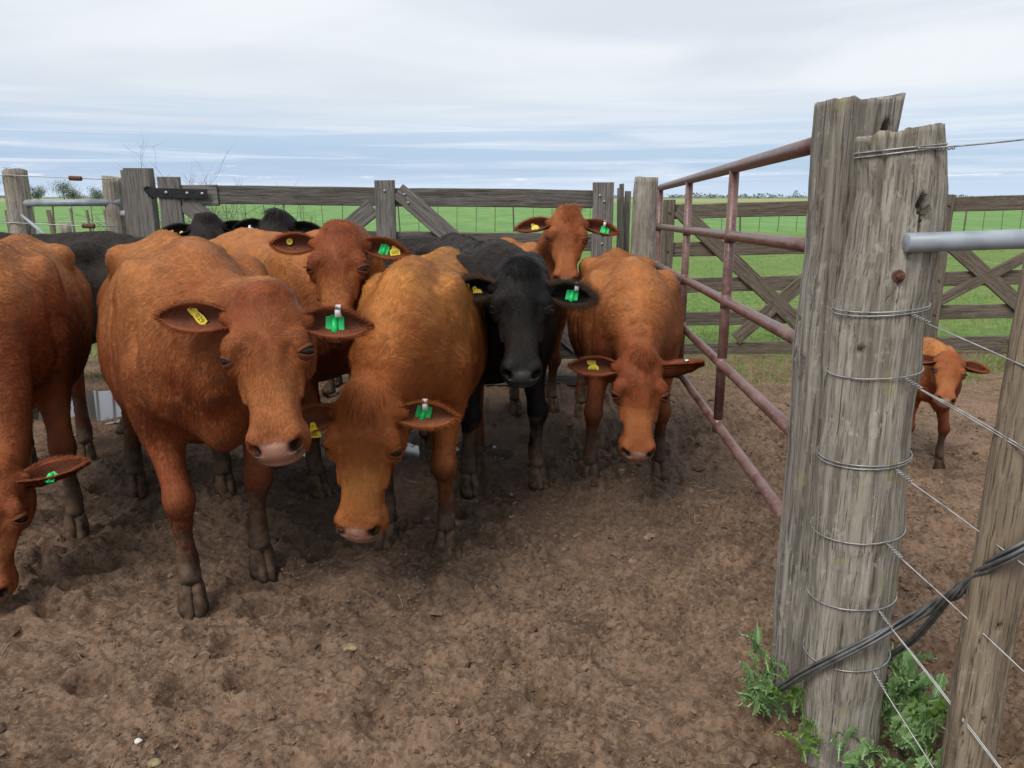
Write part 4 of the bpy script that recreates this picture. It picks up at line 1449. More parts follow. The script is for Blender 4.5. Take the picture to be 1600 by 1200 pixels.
def hair_material(name):
    m, ns, ls, b = material(name)
    a = nd(ns, "ShaderNodeAttribute", attribute_name="col")
    nv = nd(ns, "ShaderNodeAttribute", attribute_name="bn")
    ls.new(a.outputs["Color"], b.inputs["Base Color"])
    vt = nd(ns, "ShaderNodeVectorTransform", vector_type="NORMAL", convert_from="OBJECT", convert_to="WORLD")
    ls.new(nv.outputs["Vector"], vt.inputs[0])
    ls.new(vt.outputs[0], b.inputs["Normal"])
    b.inputs["Roughness"].default_value = 0.55
    b.inputs["Specular IOR Level"].default_value = 0.16
    return m


def skin_material():
    m, ns, ls, b = material("nose_skin")
    a = nd(ns, "ShaderNodeAttribute", attribute_name="col")
    ls.new(a.outputs["Color"], b.inputs["Base Color"])
    return m


M_COAT, M_HAIR = coat_material("coat_skin"), hair_material("coat_hair")
M_EYE = plain("eye_glass", (0.008, 0.005, 0.004), 0.03, spec=0.5)
M_HOOF = plain("muddy_hoof", (0.085, 0.055, 0.037), 0.95, spec=0.1, vary=0.5, scale=25)
M_YELLOW = plain("yellow_plastic", (0.78, 0.60, 0.03), 0.45, vary=0.08, scale=60)
M_GREEN = plain("green_plastic", (0.010, 0.62, 0.15), 0.4, vary=0.08, scale=60)
M_BAND = plain("white_metal_band", (0.72, 0.74, 0.76), 0.35, metal=0.2)
M_INK = plain("black_ink", (0.01, 0.01, 0.012), 0.6)
M_PIN = plain("tag_pin", (0.10, 0.08, 0.02), 0.6)


def text_mesh(txt, size):
    cu = bpy.data.curves.new("tag_print", "FONT")
    cu.body = txt
    cu.size = size
    cu.align_x = cu.align_y = "CENTER"
    cu.resolution_u = 3
    ob = bpy.data.objects.new("tag_print_source", cu)
    scene.collection.objects.link(ob)
    dg = bpy.context.evaluated_depsgraph_get()
    me = bpy.data.meshes.new_from_object(ob.evaluated_get(dg))
    bpy.data.objects.remove(ob)
    return me


def plate(outline, th):
    """an outlined plate with thickness along local z"""
    n = len(outline)
    V = [(x, y, th / 2) for x, y in outline] + [(x, y, -th / 2) for x, y in outline]
    F = [tuple(range(n)), tuple(range(2 * n - 1, n - 1, -1))] + [(i, i + n, (i + 1) % n + n, (i + 1) % n) for i in range(n)]
    return np.array(V), F


def disc(r, th, n=14, z=0.0, cx=0.0, cy=0.0):
    V, F = plate([(cx + r * math.cos(i / n * 2 * math.pi), cy + r * math.sin(i / n * 2 * math.pi)) for i in range(n)], th)
    V[:, 2] += z
    return V, F


def frame_matrix(o, ex, ey, ez):
    M = Matrix.Identity(4)
    for r in range(3):
        M[r][0], M[r][1], M[r][2], M[r][3] = float(ex[r]), float(ey[r]), float(ez[r]), float(o[r])
    return M


def ear_mesh(L, W, cup=0.9, up=1):
    """a cupped leaf: local x along the ear, y across (up * y is the upper edge), +z is the open inner side"""
    nu, nv = 26, 19
    Vi, Vo, UV = [], [], []
    for i in range(nu):
        u = i / (nu - 1)
        if u < 0.46:
            prof = 0.42 + 0.58 * math.sin(u / 0.46 * math.pi / 2) ** 1.2
        else:
            prof = max(0.015, (1 - ((u - 0.46) / 0.54) ** 2.1)) ** 0.72
        prof *= W
        for j in range(nv):
            v = j / (nv - 1) * 2 - 1                       # -1 lower edge, 1 upper edge
            half = prof * (0.78 if v > 0 else 1.18)
            depth = cup * W * (1 - abs(v) ** 2.2) * (1.0 - 0.55 * u ** 2) * min(1.0, prof / W * 1.25)
            y = v * half * (1 - 0.10 * cup) * (1 - 0.06 * (1 - u)) + 0.12 * W * math.sin(u * 3.0) - 0.35 * W * u * u
            z = -depth + 0.45 * W * max(0, -v) ** 2 * (1 - 0.6 * u) + 0.25 * W * max(0, v) ** 3 - 0.35 * W * u * u
            th = 0.0045 + 0.016 * (1 - u) ** 1.5 * (1 - v * v) + 0.004 * (1 - v * v)
            Vi.append((u * L, y * up, z))
            Vo.append((u * L - 0.001, y * up * 1.03, z - th))
            UV.append((u, v))
    V = np.array(Vi + Vo)
    n = nu * nv
    F = []
    for i in range(nu - 1):
        for j in range(nv - 1):
            a = i * nv + j
            F.append((a, a + nv, a + nv + 1, a + 1))
            F.append((n + a, n + a + 1, n + a + nv + 1, n + a + nv))
    for i in range(nu - 1):
        for j in (0, nv - 1):
            a, b = i * nv + j, (i + 1) * nv + j
            F.append((a, n + a, n + b, b) if j == 0 else (a, b, n + b, n + a))
    for j in range(nv - 1):
        a, b = (nu - 1) * nv + j, (nu - 1) * nv + j + 1
        F.append((a, n + a, n + b, b))
    return V, F, n, np.array(UV)


def add_hair(name, P, dirs, lens, cols, norms, width, parent, npt=4, bend=None, body=None):
    body = norms if body is None else body
    """one Curves object: roots P, unit directions, lengths, colours, body normals"""
    n = len(P)
    if n == 0:
        return None
    hc = bpy.data.hair_curves.new(name)
    hc.add_curves([npt] * n)
    t = np.linspace(0, 1, npt)[None, :, None]
    # starts proud of the skin and lies down along the flow
    lift = body[:, None, :] * (np.sqrt(t) * 0.30 - 0.17 * t)
    pos = P[:, None, :] + lens[:, None, None] * (dirs[:, None, :] * t + lift)
    if bend is not None:
        pos = pos + bend[:, None, :] * (t ** 2) * lens[:, None, None]
    hc.attributes["position"].data.foreach_set("vector", pos.astype(f32).ravel())
    ra = hc.attributes.get("radius") or hc.attributes.new("radius", "FLOAT", "POINT")
    w = np.broadcast_to(np.asarray(width), (n,))
    rad = w[:, None] * (1 - 0.75 * np.linspace(0, 1, npt)[None, :] ** 1.5)
    ra.data.foreach_set("value", rad.astype(f32).ravel())
    ca = hc.attributes.new("col", "FLOAT_COLOR", "CURVE")
    ca.data.foreach_set("color", np.concatenate([cols, np.ones((n, 1))], 1).astype(f32).ravel())
    na = hc.attributes.new("bn", "FLOAT_VECTOR", "CURVE")
    na.data.foreach_set("vector", norms.astype(f32).ravel())
    hc.materials.append(M_HAIR)
    o = bpy.data.objects.new(name, hc)
    return link(o, parent)


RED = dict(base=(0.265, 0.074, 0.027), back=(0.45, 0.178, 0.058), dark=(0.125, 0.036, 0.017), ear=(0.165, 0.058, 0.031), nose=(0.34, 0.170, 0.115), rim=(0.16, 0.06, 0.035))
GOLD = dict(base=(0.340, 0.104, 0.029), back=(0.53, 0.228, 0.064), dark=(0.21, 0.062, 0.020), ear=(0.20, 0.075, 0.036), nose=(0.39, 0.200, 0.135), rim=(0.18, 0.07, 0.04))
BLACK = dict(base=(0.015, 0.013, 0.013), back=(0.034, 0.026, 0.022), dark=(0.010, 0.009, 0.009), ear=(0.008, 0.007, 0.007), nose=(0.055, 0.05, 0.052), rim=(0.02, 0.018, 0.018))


def build_cow(label, pos, heading, poll, muzzle, face, pal, feet, scale=1.0, vox=0.010, nhair=90000, hlen=0.022, hwid=0.0008,
              fat=1.0, tuft=0.04, shag=0.25, ears=None, tags=(), seed=1, group="red cattle in the pen", cat="cow", name="cow",
              headscale=1.0, tail=True, bend=0.0, neck_up=0.0, droop=0.0, calf=False, bright=1.0):
    """pos: ground point under mid-body; heading: world angle of the body's forward axis; poll/muzzle: world points; face: world hint of
    the direction the forehead looks; feet: four local (x, y) offsets (front left, front right, hind left, hind right)"""
    rs_ = np.random.default_rng(seed)
    s = scale
    ch, sh = math.cos(heading), math.sin(heading)
    Rz = np.array([[ch, -sh, 0], [sh, ch, 0], [0, 0, 1.0]])
    loc = np.array([pos[0], pos[1], 0.0])
    toL = lambda p: (np.asarray(p, float) - loc) @ Rz
    vL = lambda v: np.asarray(v, float) @ Rz
    root = empty(name, tuple(loc), heading)
    tag(root, label, cat, group)
    pl, mz = toL(poll), toL(muzzle)
    hx = nrm(mz - pl)
    fz = vL(face)
    hz = nrm(fz - hx * np.dot(fz, hx))
    hy = np.cross(hz, hx)                      # lateral (the animal's left)
    HL = np.linalg.norm(mz - pl)
    hs = HL / 0.55 * headscale                 # head scale
    Hm = np.stack([hx, hy, hz])                # rows: head axes
    H = lambda t, l, u: pl + (hx * t + hy * l + hz * u) * hs
    S = SDF()
    # ---- trunk: x, z top, z bottom, half width
    st = np.array([
        (-0.875, 1.14, 0.98, 0.075), (-0.83, 1.215, 0.84, 0.175), (-0.70, 1.285, 0.72, 0.235), (-0.50, 1.315, 0.63, 0.272), (-0.28, 1.300, 0.56, 0.318),
        (-0.05, 1.285, 0.515, 0.352), (0.18, 1.288, 0.510, 0.345), (0.38, 1.305, 0.575, 0.285), (0.54, 1.285, 0.630, 0.235), (0.68, 1.19, 0.680, 0.185), (0.775, 1.03, 0.74, 0.110)])
    if calf:
        st[:, 2] += 0.12
        st[:, 3] *= 0.82
    st[:, 3] *= fat
    st[:, 2] -= 0.05 * (fat - 1) * np.exp(-((st[:, 0]) / 0.4) ** 2)
    st = smooth_stations(st, 22) * np.array([s, s, s, s])
    frac = 0.47
    zc = st[:, 2] + frac * (st[:, 1] - st[:, 2])
    yb = bend * (st[:, 0] / s) ** 2 * s
    cen = np.stack([st[:, 0], yb, zc], 1)
    S.tube(cen, np.tile([0, 0, 1.0], (22, 1)), st[:, 3], st[:, 1] - zc, zc - st[:, 2], k=0.05, ex=2.1, cap=0.8)
    E = lambda c, r, k=0.05, M=None, sub=False: S.ell(np.array(c) * s, np.array(r) * s, M, k * s, sub)
    # ---- muscles and bones
    for sd in (-1, 1):
        E((0.42, 0.205 * sd * fat, 0.93), (0.17, 0.080, 0.27), 0.07)         # shoulder
        E((0.60, 0.155 * sd * fat, 0.86), (0.09, 0.075, 0.14), 0.06)         # point of shoulder
        E((-0.64, 0.190 * sd * fat, 0.92), (0.20, 0.105, 0.27), 0.07)        # thigh
        E((-0.44, 0.205 * sd * fat, 1.205), (0.09, 0.06, 0.06), 0.08)      # hook bone
        E((-0.79, 0.095 * sd * fat, 1.10), (0.06, 0.05, 0.06), 0.07)        # pin bone
        E((-0.29, 0.330 * sd * fat, 1.135), (0.13, 0.075, 0.10), 0.07, sub=True)   # hollow of the flank
        E((0.185, 0.385 * sd * fat, 0.98), (0.045, 0.055, 0.26), 0.05, sub=True)   # behind the shoulder
        E((-0.655, 0.265 * sd * fat, 1.175), (0.09, 0.055, 0.07), 0.05, sub=True)  # between hook and pin
        E((0.55, 0.285 * sd * fat, 1.02), (0.035, 0.05, 0.20), 0.05, sub=True)     # before the shoulder blade
        E((0.34, 0.215 * sd * fat, 1.16), (0.11, 0.055, 0.10), 0.06)               # blade
    E((0.40, 0, 1.23), (0.20, 0.085, 0.095), 0.07)                           # withers
    E((0.68, 0, 0.72), (0.11, 0.075, 0.11), 0.07)                            # brisket
    S.tube([(x_ * s, 0, z_ * s) for x_, z_ in ((-0.78, 1.225), (-0.5, 1.30), (-0.2, 1.285), (0.1, 1.275), (0.35, 1.30))], np.tile([0, 0, 1.0], (5, 1)), 0.030 * s, 0.022 * s, 0.03 * s, k=0.05 * s)   # spine
    # ---- neck
    nb = np.array([0.50, bend * 0.25, 0.985]) * s
    ne = H(0.065, 0, -0.10)
    tdir = nrm(hx * 0.75 + hz * 0.75 + np.array([0, 0, 0.0]))
    dist = np.linalg.norm(ne - nb)
    c1 = nb + np.array([0.40, 0, 0.10 + neck_up]) * dist
    c2 = ne - tdir * dist * 0.36
    tt = np.linspace(0, 1, 17)[:, None]
    nc = (1 - tt) ** 3 * nb + 3 * (1 - tt) ** 2 * tt * c1 + 3 * (1 - tt) * tt ** 2 * c2 + tt ** 3 * ne
    u0, u1 = nrm(np.array([-0.1, 0, 1.0])), nrm(hz - hx)
    nu_ = nrm((1 - tt) * u0 + tt * u1)
    w0 = tt[:, 0]
    S.tube(nc, nu_, (0.185 * (1 - w0) ** 1.3 + 0.100 * w0 ** 0.7 * hs / s) * s, (0.195 * (1 - w0) ** 1.3 + 0.085 * (hs / s) * w0 ** 0.7) * s, (0.285 * (1 - w0) ** 1.3 + 0.145 * w0 ** 0.8 * hs / s) * s, k=0.08 * s, ex=2.1, cap=0.6)
    # ---- head
    hst = np.array([(-0.015, .062, .046, .07), (.03, .092, .070, .11), (.09, .108, .085, .14), (.15, .116, .090, .155), (.21, .114, .086, .155), (.27, .098, .080, .130),
                    (.34, .080, .072, .105), (.41, .075, .065, .090), (.465, .084, .064, .086), (.51, .088, .058, .080), (.545, .072, .044, .062)])
    hst = smooth_stations(hst, 20)
    hc = np.array([H(t, 0, -0.090) for t in hst[:, 0]])
    S.tube(hc, np.tile(hz, (20, 1)), hst[:, 1] * hs, hst[:, 2] * hs, hst[:, 3] * hs, k=0.035 * hs, ex=3.4, cap=0.6)

    def EH(t, l, u, r, k=0.025, sub=False, ax=None):
        M = Hm if ax is None else ax
        S.ell(H(t, l, u), np.array(r) * hs, M, k * hs, sub)
    EH(0.020, 0, -0.045, (.045, .070, .045), .05)                            # poll
    for sd in (-1, 1):
        EH(.190, .106 * sd, -.026, (.046, .032, .026), .022)                  # brow
        EH(.225, .112 * sd, -.060, (.044, .028, .032), .02)                 # orbit
        EH(.165, .080 * sd, -.170, (.110, .046, .085), .04)                  # jaw
        EH(.285, .092 * sd, -.080, (.085, .014, .018), .025)                  # facial crest
        EH(.224, .146 * sd, -.040, (.026, .020, .021), .010, True)           # eye socket
        EH(.300, .106 * sd, -.135, (.095, .026, .036), .03, True)            # hollow of the cheek
        EH(.295, .078 * sd, -.006, (.085, .024, .020), .03, True)            # hollow before the eye
        EH(.505, .060 * sd, -.056, (.040, .030, .034), .022)                 # nostril wing
        EH(.490, .066 * sd, -.120, (.050, .030, .040), .025)                 # upper lip
        ca, sa = math.cos(0.9 * sd), math.sin(0.9 * sd)
        ax = np.stack([hx * ca - hy * sa, hx * sa + hy * ca, hz])
        EH(.530, .060 * sd, -.056, (.034, .0150, .032), .007, True, ax)      # nostril
        EH(.520, .082 * sd, -.040, (.018, .010, .012), .012, True)           # its outer fold
    EH(.528, 0, -.075, (.034, .055, .045), .02)                              # nose pad
    EH(.475, 0, -.168, (.060, .062, .028), .02)                              # lower lip
    EH(.540, 0, -.140, (.040, .11, .0070), .008, True)                       # mouth
    # dewlap
    for f_, dz_, rr_ in ((0.30, 0.24, 0.10), (0.48, 0.22, 0.085), (0.66, 0.18, 0.07)):
        c_ = nc[int(f_ * 16)] - nu_[int(f_ * 16)] * dz_ * s
        S.ell(c_, np.array([rr_ * 1.3, 0.042, rr_ * 1.1]) * s, None, 0.07 * s)
    # ---- ear roots
    ear_axes = {}
    for sd, ep in (ears or {}).items():
        eb_ = H(ep.get("t", 0.080), 0.080 * sd, -0.070)
        ex_ = nrm(hy * sd + hx * ep.get("droop", 0.1) - hz * ep.get("sweep", 0.0))
        ear_axes[sd] = (eb_, ex_)
        S.tube([eb_, eb_ + ex_ * 0.030 * hs, eb_ + ex_ * 0.065 * hs], np.tile(hx, (3, 1)), np.array([.038, .028, .014]) * hs, np.array([.048, .034, .020]) * hs, np.array([.048, .036, .022]) * hs, k=0.035 * hs)
    # ---- legs
    hooves = []
    zz = 0.055 * s

    def leg(jo, rr, k=0.05):
        P_ = np.array(jo)
        rr = np.array(rr) * s
        Q = spline(np.column_stack([P_, rr]), 3 * (len(jo) - 1) + 1)
        S.tube(Q[:, :3], np.tile([1.0, 0, 0.0], (len(Q), 1)), Q[:, 3] * 0.90, Q[:, 3] * 1.06, Q[:, 3] * 1.06, k=k * s, cap=0.7)
    for i, (fx, fy) in enumerate(feet):
        sd = 1 if fy > 0 else -1
        sdd = 1 if i % 2 == 0 else -1
        fx, fy = fx * s, fy * s
        if i < 2:
            el = np.array([0.41, 0.185 * sdd * fat, 0.68]) * s
            kn = np.array([fx * 0.75 + el[0] * 0.25 + 0.025 * s, fy * 0.72 + el[1] * 0.28, 0.405 * s])
            fe = np.array([fx - 0.020 * s, fy, 0.150 * s])
            leg([(0.47 * s, 0.165 * s * sdd, 0.90 * s), el, el * 0.45 + kn * 0.55, kn, kn * 0.45 + fe * 0.55, fe, (fx + 0.014 * s, fy, 0.085 * s)],
                [0.112, 0.096, 0.060, 0.053, 0.035, 0.044, 0.043])
            S.ell(kn + np.array([0.014 * s, 0, -0.005 * s]), np.array([.055, .052, .060]) * s, None, .03 * s)
            hooves.append((fx + 0.025 * s, fy, heading * 0 + 0.06 * sd))
        else:
            stf = np.array([-0.45, 0.205 * sdd * fat, 0.76]) * s
            hk = np.array([fx - 0.075 * s, fy * 0.9, 0.500 * s])
            fe = np.array([fx - 0.015 * s, fy, 0.145 * s])
            leg([(-0.58 * s, 0.17 * s * sdd, 0.98 * s), stf * 0.55 + hk * 0.45 + np.array([0.0, 0, 0.06 * s]), hk + np.array([.012 * s, 0, .07 * s]), hk, hk * 0.45 + fe * 0.55, fe, (fx + 0.016 * s, fy, 0.085 * s)],
                [0.135, 0.105, 0.062, 0.054, 0.039, 0.048, 0.046])
            S.ell(hk + np.array([-0.030 * s, 0, 0.012 * s]), np.array([.035, .030, .045]) * s, None, .025 * s)
            hooves.append((fx + 0.028 * s, fy, 0.05 * sd))
    if tail:
        tp = np.array([(-0.74, 0, 1.19), (-0.855, 0.005, 1.10), (-0.905, 0.015, 0.93), (-0.935, 0.02, 0.72), (-0.93, 0.03, 0.52)]) * s
        tq = spline(tp, 9)
        S.tube(tq, np.tile([1.0, 0, 0], (9, 1)), np.linspace(.032, .016, 9) * s, np.linspace(.032, .016, 9) * s, np.linspace(.032, .016, 9) * s, k=.03 * s)
    V, Q = surface_nets(S, vox)
    V = V.astype(np.float64)
    hp = (V - pl) @ Hm.T / hs
    inh = np.clip(1.4 - np.maximum(np.maximum(-hp[:, 0] + 0.02, hp[:, 0] - 0.58), np.maximum(np.abs(hp[:, 1]) - 0.15, np.maximum(hp[:, 2] - 0.04, -0.22 - hp[:, 2]))) / 0.06, 0, 1)
    lgs = np.clip((V[:, 2] / s - 0.50) / 0.12, 0, 1)
    V = relax(V, Q, np.full(len(V), 0.6), 1)
    V = relax(V, Q, 0.75 * (1 - inh) * lgs, int(round(0.075 * s / vox)))
    # small folds and lumps of the hide
    e1, e2 = V[Q[:, 2]] - V[Q[:, 0]], V[Q[:, 3]] - V[Q[:, 1]]
    fn = np.cross(e1, e2)
    fa = np.linalg.norm(fn, axis=1) * 0.5
    N = np.zeros_like(V)
    for i in range(3):
        N[:, i] = np.bincount(Q.ravel(), np.repeat(fn[:, i], 4), len(V))
    N = nrm(N)
    hp = (V - pl) @ Hm.T / hs                      # head coordinates of every vertex
    ishead = np.clip(1 - np.maximum(np.maximum(-0.05 - hp[:, 0], hp[:, 0] - 0.60), np.maximum(np.abs(hp[:, 1]) - 0.17, np.maximum(hp[:, 2] - 0.06, -0.31 - hp[:, 2]))) / 0.05, 0, 1)
    lump = (fbm(V + seed * 3.1, 7.0, 3, seed) - 0.5) * 0.020 * s
    # rib and skin creases run down the side
    cre = np.sin((V[:, 0] * 1.0 + 0.25 * V[:, 2]) / s * 34 + 3.5 * fbm(V, 3.0, 2, seed + 5)) * np.clip((fbm(V, 2.2, 2, seed + 9) - 0.45) / 0.15, 0, 1) * np.clip((0.35 - V[:, 0] / s) / 0.2, 0, 1) * 0.0014 * s
    bodyz = np.clip((V[:, 2] / s - 0.62) / 0.15, 0, 1) * (1 - ishead)
    lowleg = np.clip((0.42 - V[:, 2] / s) / 0.08, 0, 1)
    V = V + N * (lowleg * (fbm(V + 2.0, 55.0, 3, seed + 70) - 0.45) * 0.008 * s)[:, None]
    V = V + N * (lump * (0.25 + 0.75 * bodyz) * (1 - 0.85 * ishead) + cre * bodyz)[:, None]

    # ---- colours of the coat
    def shade(P_, Nn, hp_, ih, noise_amp=0.16):
        c = {k: np.array(v) for k, v in pal.items()}
        z = P_[:, 2] / s
        n1 = fbm(P_ + seed, 3.0, 4, seed + 2)
        n2 = fbm(P_ + seed, 14.0, 3, seed + 3)
        topw = np.clip((z - 0.90) / 0.36, 0, 1) * (1 - 0.8 * ih)  # paler back: bleached hair, plus some sky light from above painted into the colour
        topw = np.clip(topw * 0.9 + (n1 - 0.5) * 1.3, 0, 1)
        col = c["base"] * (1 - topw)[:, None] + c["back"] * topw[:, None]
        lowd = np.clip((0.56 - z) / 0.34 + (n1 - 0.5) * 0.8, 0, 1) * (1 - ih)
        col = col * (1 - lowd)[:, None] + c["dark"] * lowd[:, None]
        # face: paler down the nose bridge and round the eyes
        br = ih * np.exp(-((hp_[:, 0] - 0.36) / 0.10) ** 2) * np.clip((hp_[:, 2] + 0.10) / 0.08, 0, 1) * 0.55
        col = col * (1 - br)[:, None] + c["back"] * br[:, None]
        col = col * (1 + (n2 - 0.5) * 2 * noise_amp)[:, None] * bright
        # dried mud up the legs
        mud = np.clip((0.36 + (n1 - 0.5) * 0.45 + (n2 - 0.5) * 0.50 - z) / 0.16, 0, 1) * (1 - ih)
        mc = np.array([0.088, 0.055, 0.035]) * (0.15 + 1.6 * fbm(P_ + 4.4, 22.0, 3, seed + 6))[:, None]
        col = col * (1 - mud)[:, None] + mc * mud[:, None]
        # dung specks on the flank
        sp = (fbm(P_ + 7.7, 26.0, 3, seed + 8) * 0.6 + fbm(P_ + 1.7, 4.0, 2, seed + 12) * 0.4 > 0.615 + 0.10 * np.clip((z - 0.7) / 0.5, 0, 1)) * (1 - ih) * 0.32
        col = col * (1 - sp)[:, None] + np.array([0.07, 0.055, 0.035]) * sp[:, None]
        # bare muzzle
        pad = ih * np.clip((hp_[:, 0] - 0.506 - 2.6 * np.abs(hp_[:, 1]) ** 2 + 0.012 * (n2 - 0.5)) / 0.020, 0, 1) * np.clip((hp_[:, 2] + 0.150) / 0.02, 0, 1)
        nose = c["nose"] * (0.80 + 0.35 * n2)[:, None]
        nose = nose * (1 - 0.25 * (fbm(P_ + 2.2, 150.0, 1, seed + 4) > 0.78))[:, None]
        cen_ = np.clip(1 - np.abs(hp_[:, 1]) / 0.075, 0, 1)
        nose = nose * (0.72 + 0.42 * cen_)[:, None]
        col = col * (1 - pad)[:, None] + nose * pad[:, None]
        ring = (4 * pad * (1 - pad)) * 0.55
        col = col * (1 - ring)[:, None] + c["rim"] * ring[:, None]
        nost = np.zeros(len(P_))
        eye = np.zeros(len(P_))
        for sd in (-1, 1):
            dn = np.sqrt(((hp_[:, 0] - .525) / .030) ** 2 + ((hp_[:, 1] - .060 * sd) / .020) ** 2 + ((hp_[:, 2] + .055) / .030) ** 2)
            nost = np.maximum(nost, np.clip(1.35 - dn, 0, 1))
            de = np.sqrt(((hp_[:, 0] - .222) / .030) ** 2 + ((hp_[:, 1] - .130 * sd) / .040) ** 2 + ((hp_[:, 2] + .050) / .028) ** 2)
            eye = np.maximum(eye, np.clip((1.25 - de) * 2, 0, 1) * ih)
        col = col * (1 - 0.93 * np.clip(nost * 1.5, 0, 1) * ih)[:, None]
        col = col * (1 - 0.75 * eye)[:, None] + c["rim"] * 0.75 * eye[:, None] * 0.6
        return np.clip(col, 0, 1), pad, eye, mud

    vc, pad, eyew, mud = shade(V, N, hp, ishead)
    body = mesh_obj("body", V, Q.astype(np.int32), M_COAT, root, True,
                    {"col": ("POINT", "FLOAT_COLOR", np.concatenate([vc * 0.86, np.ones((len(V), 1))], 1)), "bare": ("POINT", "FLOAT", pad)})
    # ---- hair roots
    dens = fa.copy()
    fc = V[Q].mean(1)
    pr = dens / dens.sum()
    # finer and denser on the head
    ihf = ishead[Q].mean(1)
    pr = pr * (1 + 2.2 * ihf) * np.where(mud[Q].mean(1) > 0.6, 0.35, 1.0)
    pr /= pr.sum()
    fi = rs_.choice(len(Q), nhair, p=pr)
    a, b = rs_.random(nhair), rs_.random(nhair)
    q = V[Q[fi]]
    P_ = (q[:, 0] * ((1 - a) * (1 - b))[:, None] + q[:, 1] * (a * (1 - b))[:, None] + q[:, 2] * (a * b)[:, None] + q[:, 3] * ((1 - a) * b)[:, None])
    Nn = nrm(N[Q[fi, 0]] + N[Q[fi, 2]])
    hpp = (P_ - pl) @ Hm.T / hs
    ih = ishead[Q[fi, 0]]
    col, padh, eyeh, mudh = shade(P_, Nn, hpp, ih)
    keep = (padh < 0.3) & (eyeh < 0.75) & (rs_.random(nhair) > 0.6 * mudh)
    for sd in (-1, 1):
        keep &= ~((np.abs(hpp[:, 0] - .530) < .025) & (np.abs(hpp[:, 1] - .062 * sd) < .025) & (ih > 0.5))
    P_, Nn, hpp, ih, col, mudh, eyeh = (v[keep] for v in (P_, Nn, hpp, ih, col, mudh, eyeh))
    m = len(P_)
    z = P_[:, 2] / s
    flow = np.tile([-1.0, 0, -0.55], (m, 1))
    nk = np.clip((P_[:, 0] / s - 0.55) / 0.15, 0, 1)[:, None]
    ndir = nrm(nb - ne) * 0.8 + np.array([0, 0, -0.7])
    flow = flow * (1 - nk) + ndir * nk
    lw = np.clip((0.62 - z) / 0.1, 0, 1)[:, None] * (1 - ih[:, None])
    flow = flow * (1 - lw) + np.array([0, 0, -1.0]) * lw
    # face: away from the whorl between the eyes
    wt = hpp[:, 0] - 0.165
    wt = wt + 0.03 * (vnoise(P_, 30.0, seed + 60) - 0.5)
    fl_h = np.stack([np.tanh(wt / 0.05), np.clip(hpp[:, 1] * 16, -1, 1) * np.exp(-(wt / 0.11) ** 2) + hpp[:, 1] * 2, np.where(np.abs(hpp[:, 1]) > 0.09, -0.5, 0)], 1)
    tf = min(1.0, tuft / 0.03) * np.clip((0.05 + tuft * 0.9 + 0.05 * (vnoise(P_, 25.0, seed + 61) - 0.5) - hpp[:, 0]) / 0.05, 0, 1) * np.clip((0.080 - np.abs(hpp[:, 1])) / 0.035, 0, 1) * (hpp[:, 2] > -0.10) * ih
    fl_h = fl_h * (1 - tf)[:, None] + np.stack([np.full(m, 1.0), hpp[:, 1] * 3, np.full(m, 0.02)], 1) * tf[:, None]
    flow = flow * (1 - ih)[:, None] + nrm(fl_h) @ Hm * ih[:, None]
    # wandering: locks share a turn
    sw = np.stack([fbm(P_ * 1.0 + 11 * i + seed, 13.0, 2, seed + 20 + i) - 0.5 for i in range(3)], 1)
    sw2 = np.stack([vnoise(P_ + 5 * i, 45.0, seed + 30 + i) - 0.5 for i in range(3)], 1)
    flow = nrm(flow) + sw * (0.5 + 3.4 * shag) + sw2 * (0.25 + 2.3 * shag) + rs_.normal(0, 0.09 + 0.16 * shag, (m, 3))
    d = nrm(flow - Nn * (flow * Nn).sum(1)[:, None])
    ln = hlen * (0.65 + 0.7 * rs_.random(m)) * (0.75 + 0.7 * fbm(P_, 9.0, 2, seed + 40))
    ln = ln * (1 - 0.15 * ih) * np.where(z < 0.6, 0.6, 1.0)
    ln = np.maximum(ln, tf ** 2 * tuft * (0.4 + 1.0 * rs_.random(m)))
    ln = ln * (1 - 0.45 * ih * np.clip((hpp[:, 0] - 0.26) / 0.1, 0, 1))
    vb = 0.88 + 0.24 * rs_.random(m)
    lock = 1 + (0.22 + 0.35 * shag) * (vnoise(P_, 55.0, seed + 50) - 0.5) + 0.25 * (fbm(P_, 16.0, 2, seed + 51) - 0.5)
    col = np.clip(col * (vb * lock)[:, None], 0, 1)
    # tips bleached on some hairs
    bl = (rs_.random(m) < 0.08) * (1 - mudh)
    col = col * (1 + 0.22 * bl)[:, None]
    sn = nrm(Nn + d * 0.15 + rs_.normal(0, 0.08, (m, 3)))
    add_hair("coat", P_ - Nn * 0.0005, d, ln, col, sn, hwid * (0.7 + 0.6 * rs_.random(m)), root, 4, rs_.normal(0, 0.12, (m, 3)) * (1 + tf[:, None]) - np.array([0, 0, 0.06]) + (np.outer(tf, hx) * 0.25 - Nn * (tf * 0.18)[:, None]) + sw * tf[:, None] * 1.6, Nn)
    if tail:
        nt = 1500
        tb = tp[-1]
        Pt = tb + rs_.normal(0, 0.010, (nt, 3)) * s + np.array([0, 0, 1]) * rs_.random((nt, 1)) * 0.14 * s
        dt = nrm(np.array([0, 0, -1.0]) + rs_.normal(0, 0.09, (nt, 3)))
        add_hair("tail_switch", Pt, dt, s * (0.16 + 0.14 * rs_.random(nt)), np.tile(np.array(pal["dark"]) * 0.8, (nt, 1)), nrm(rs_.normal(0, 1, (nt, 3))), 0.0013, root, 5)
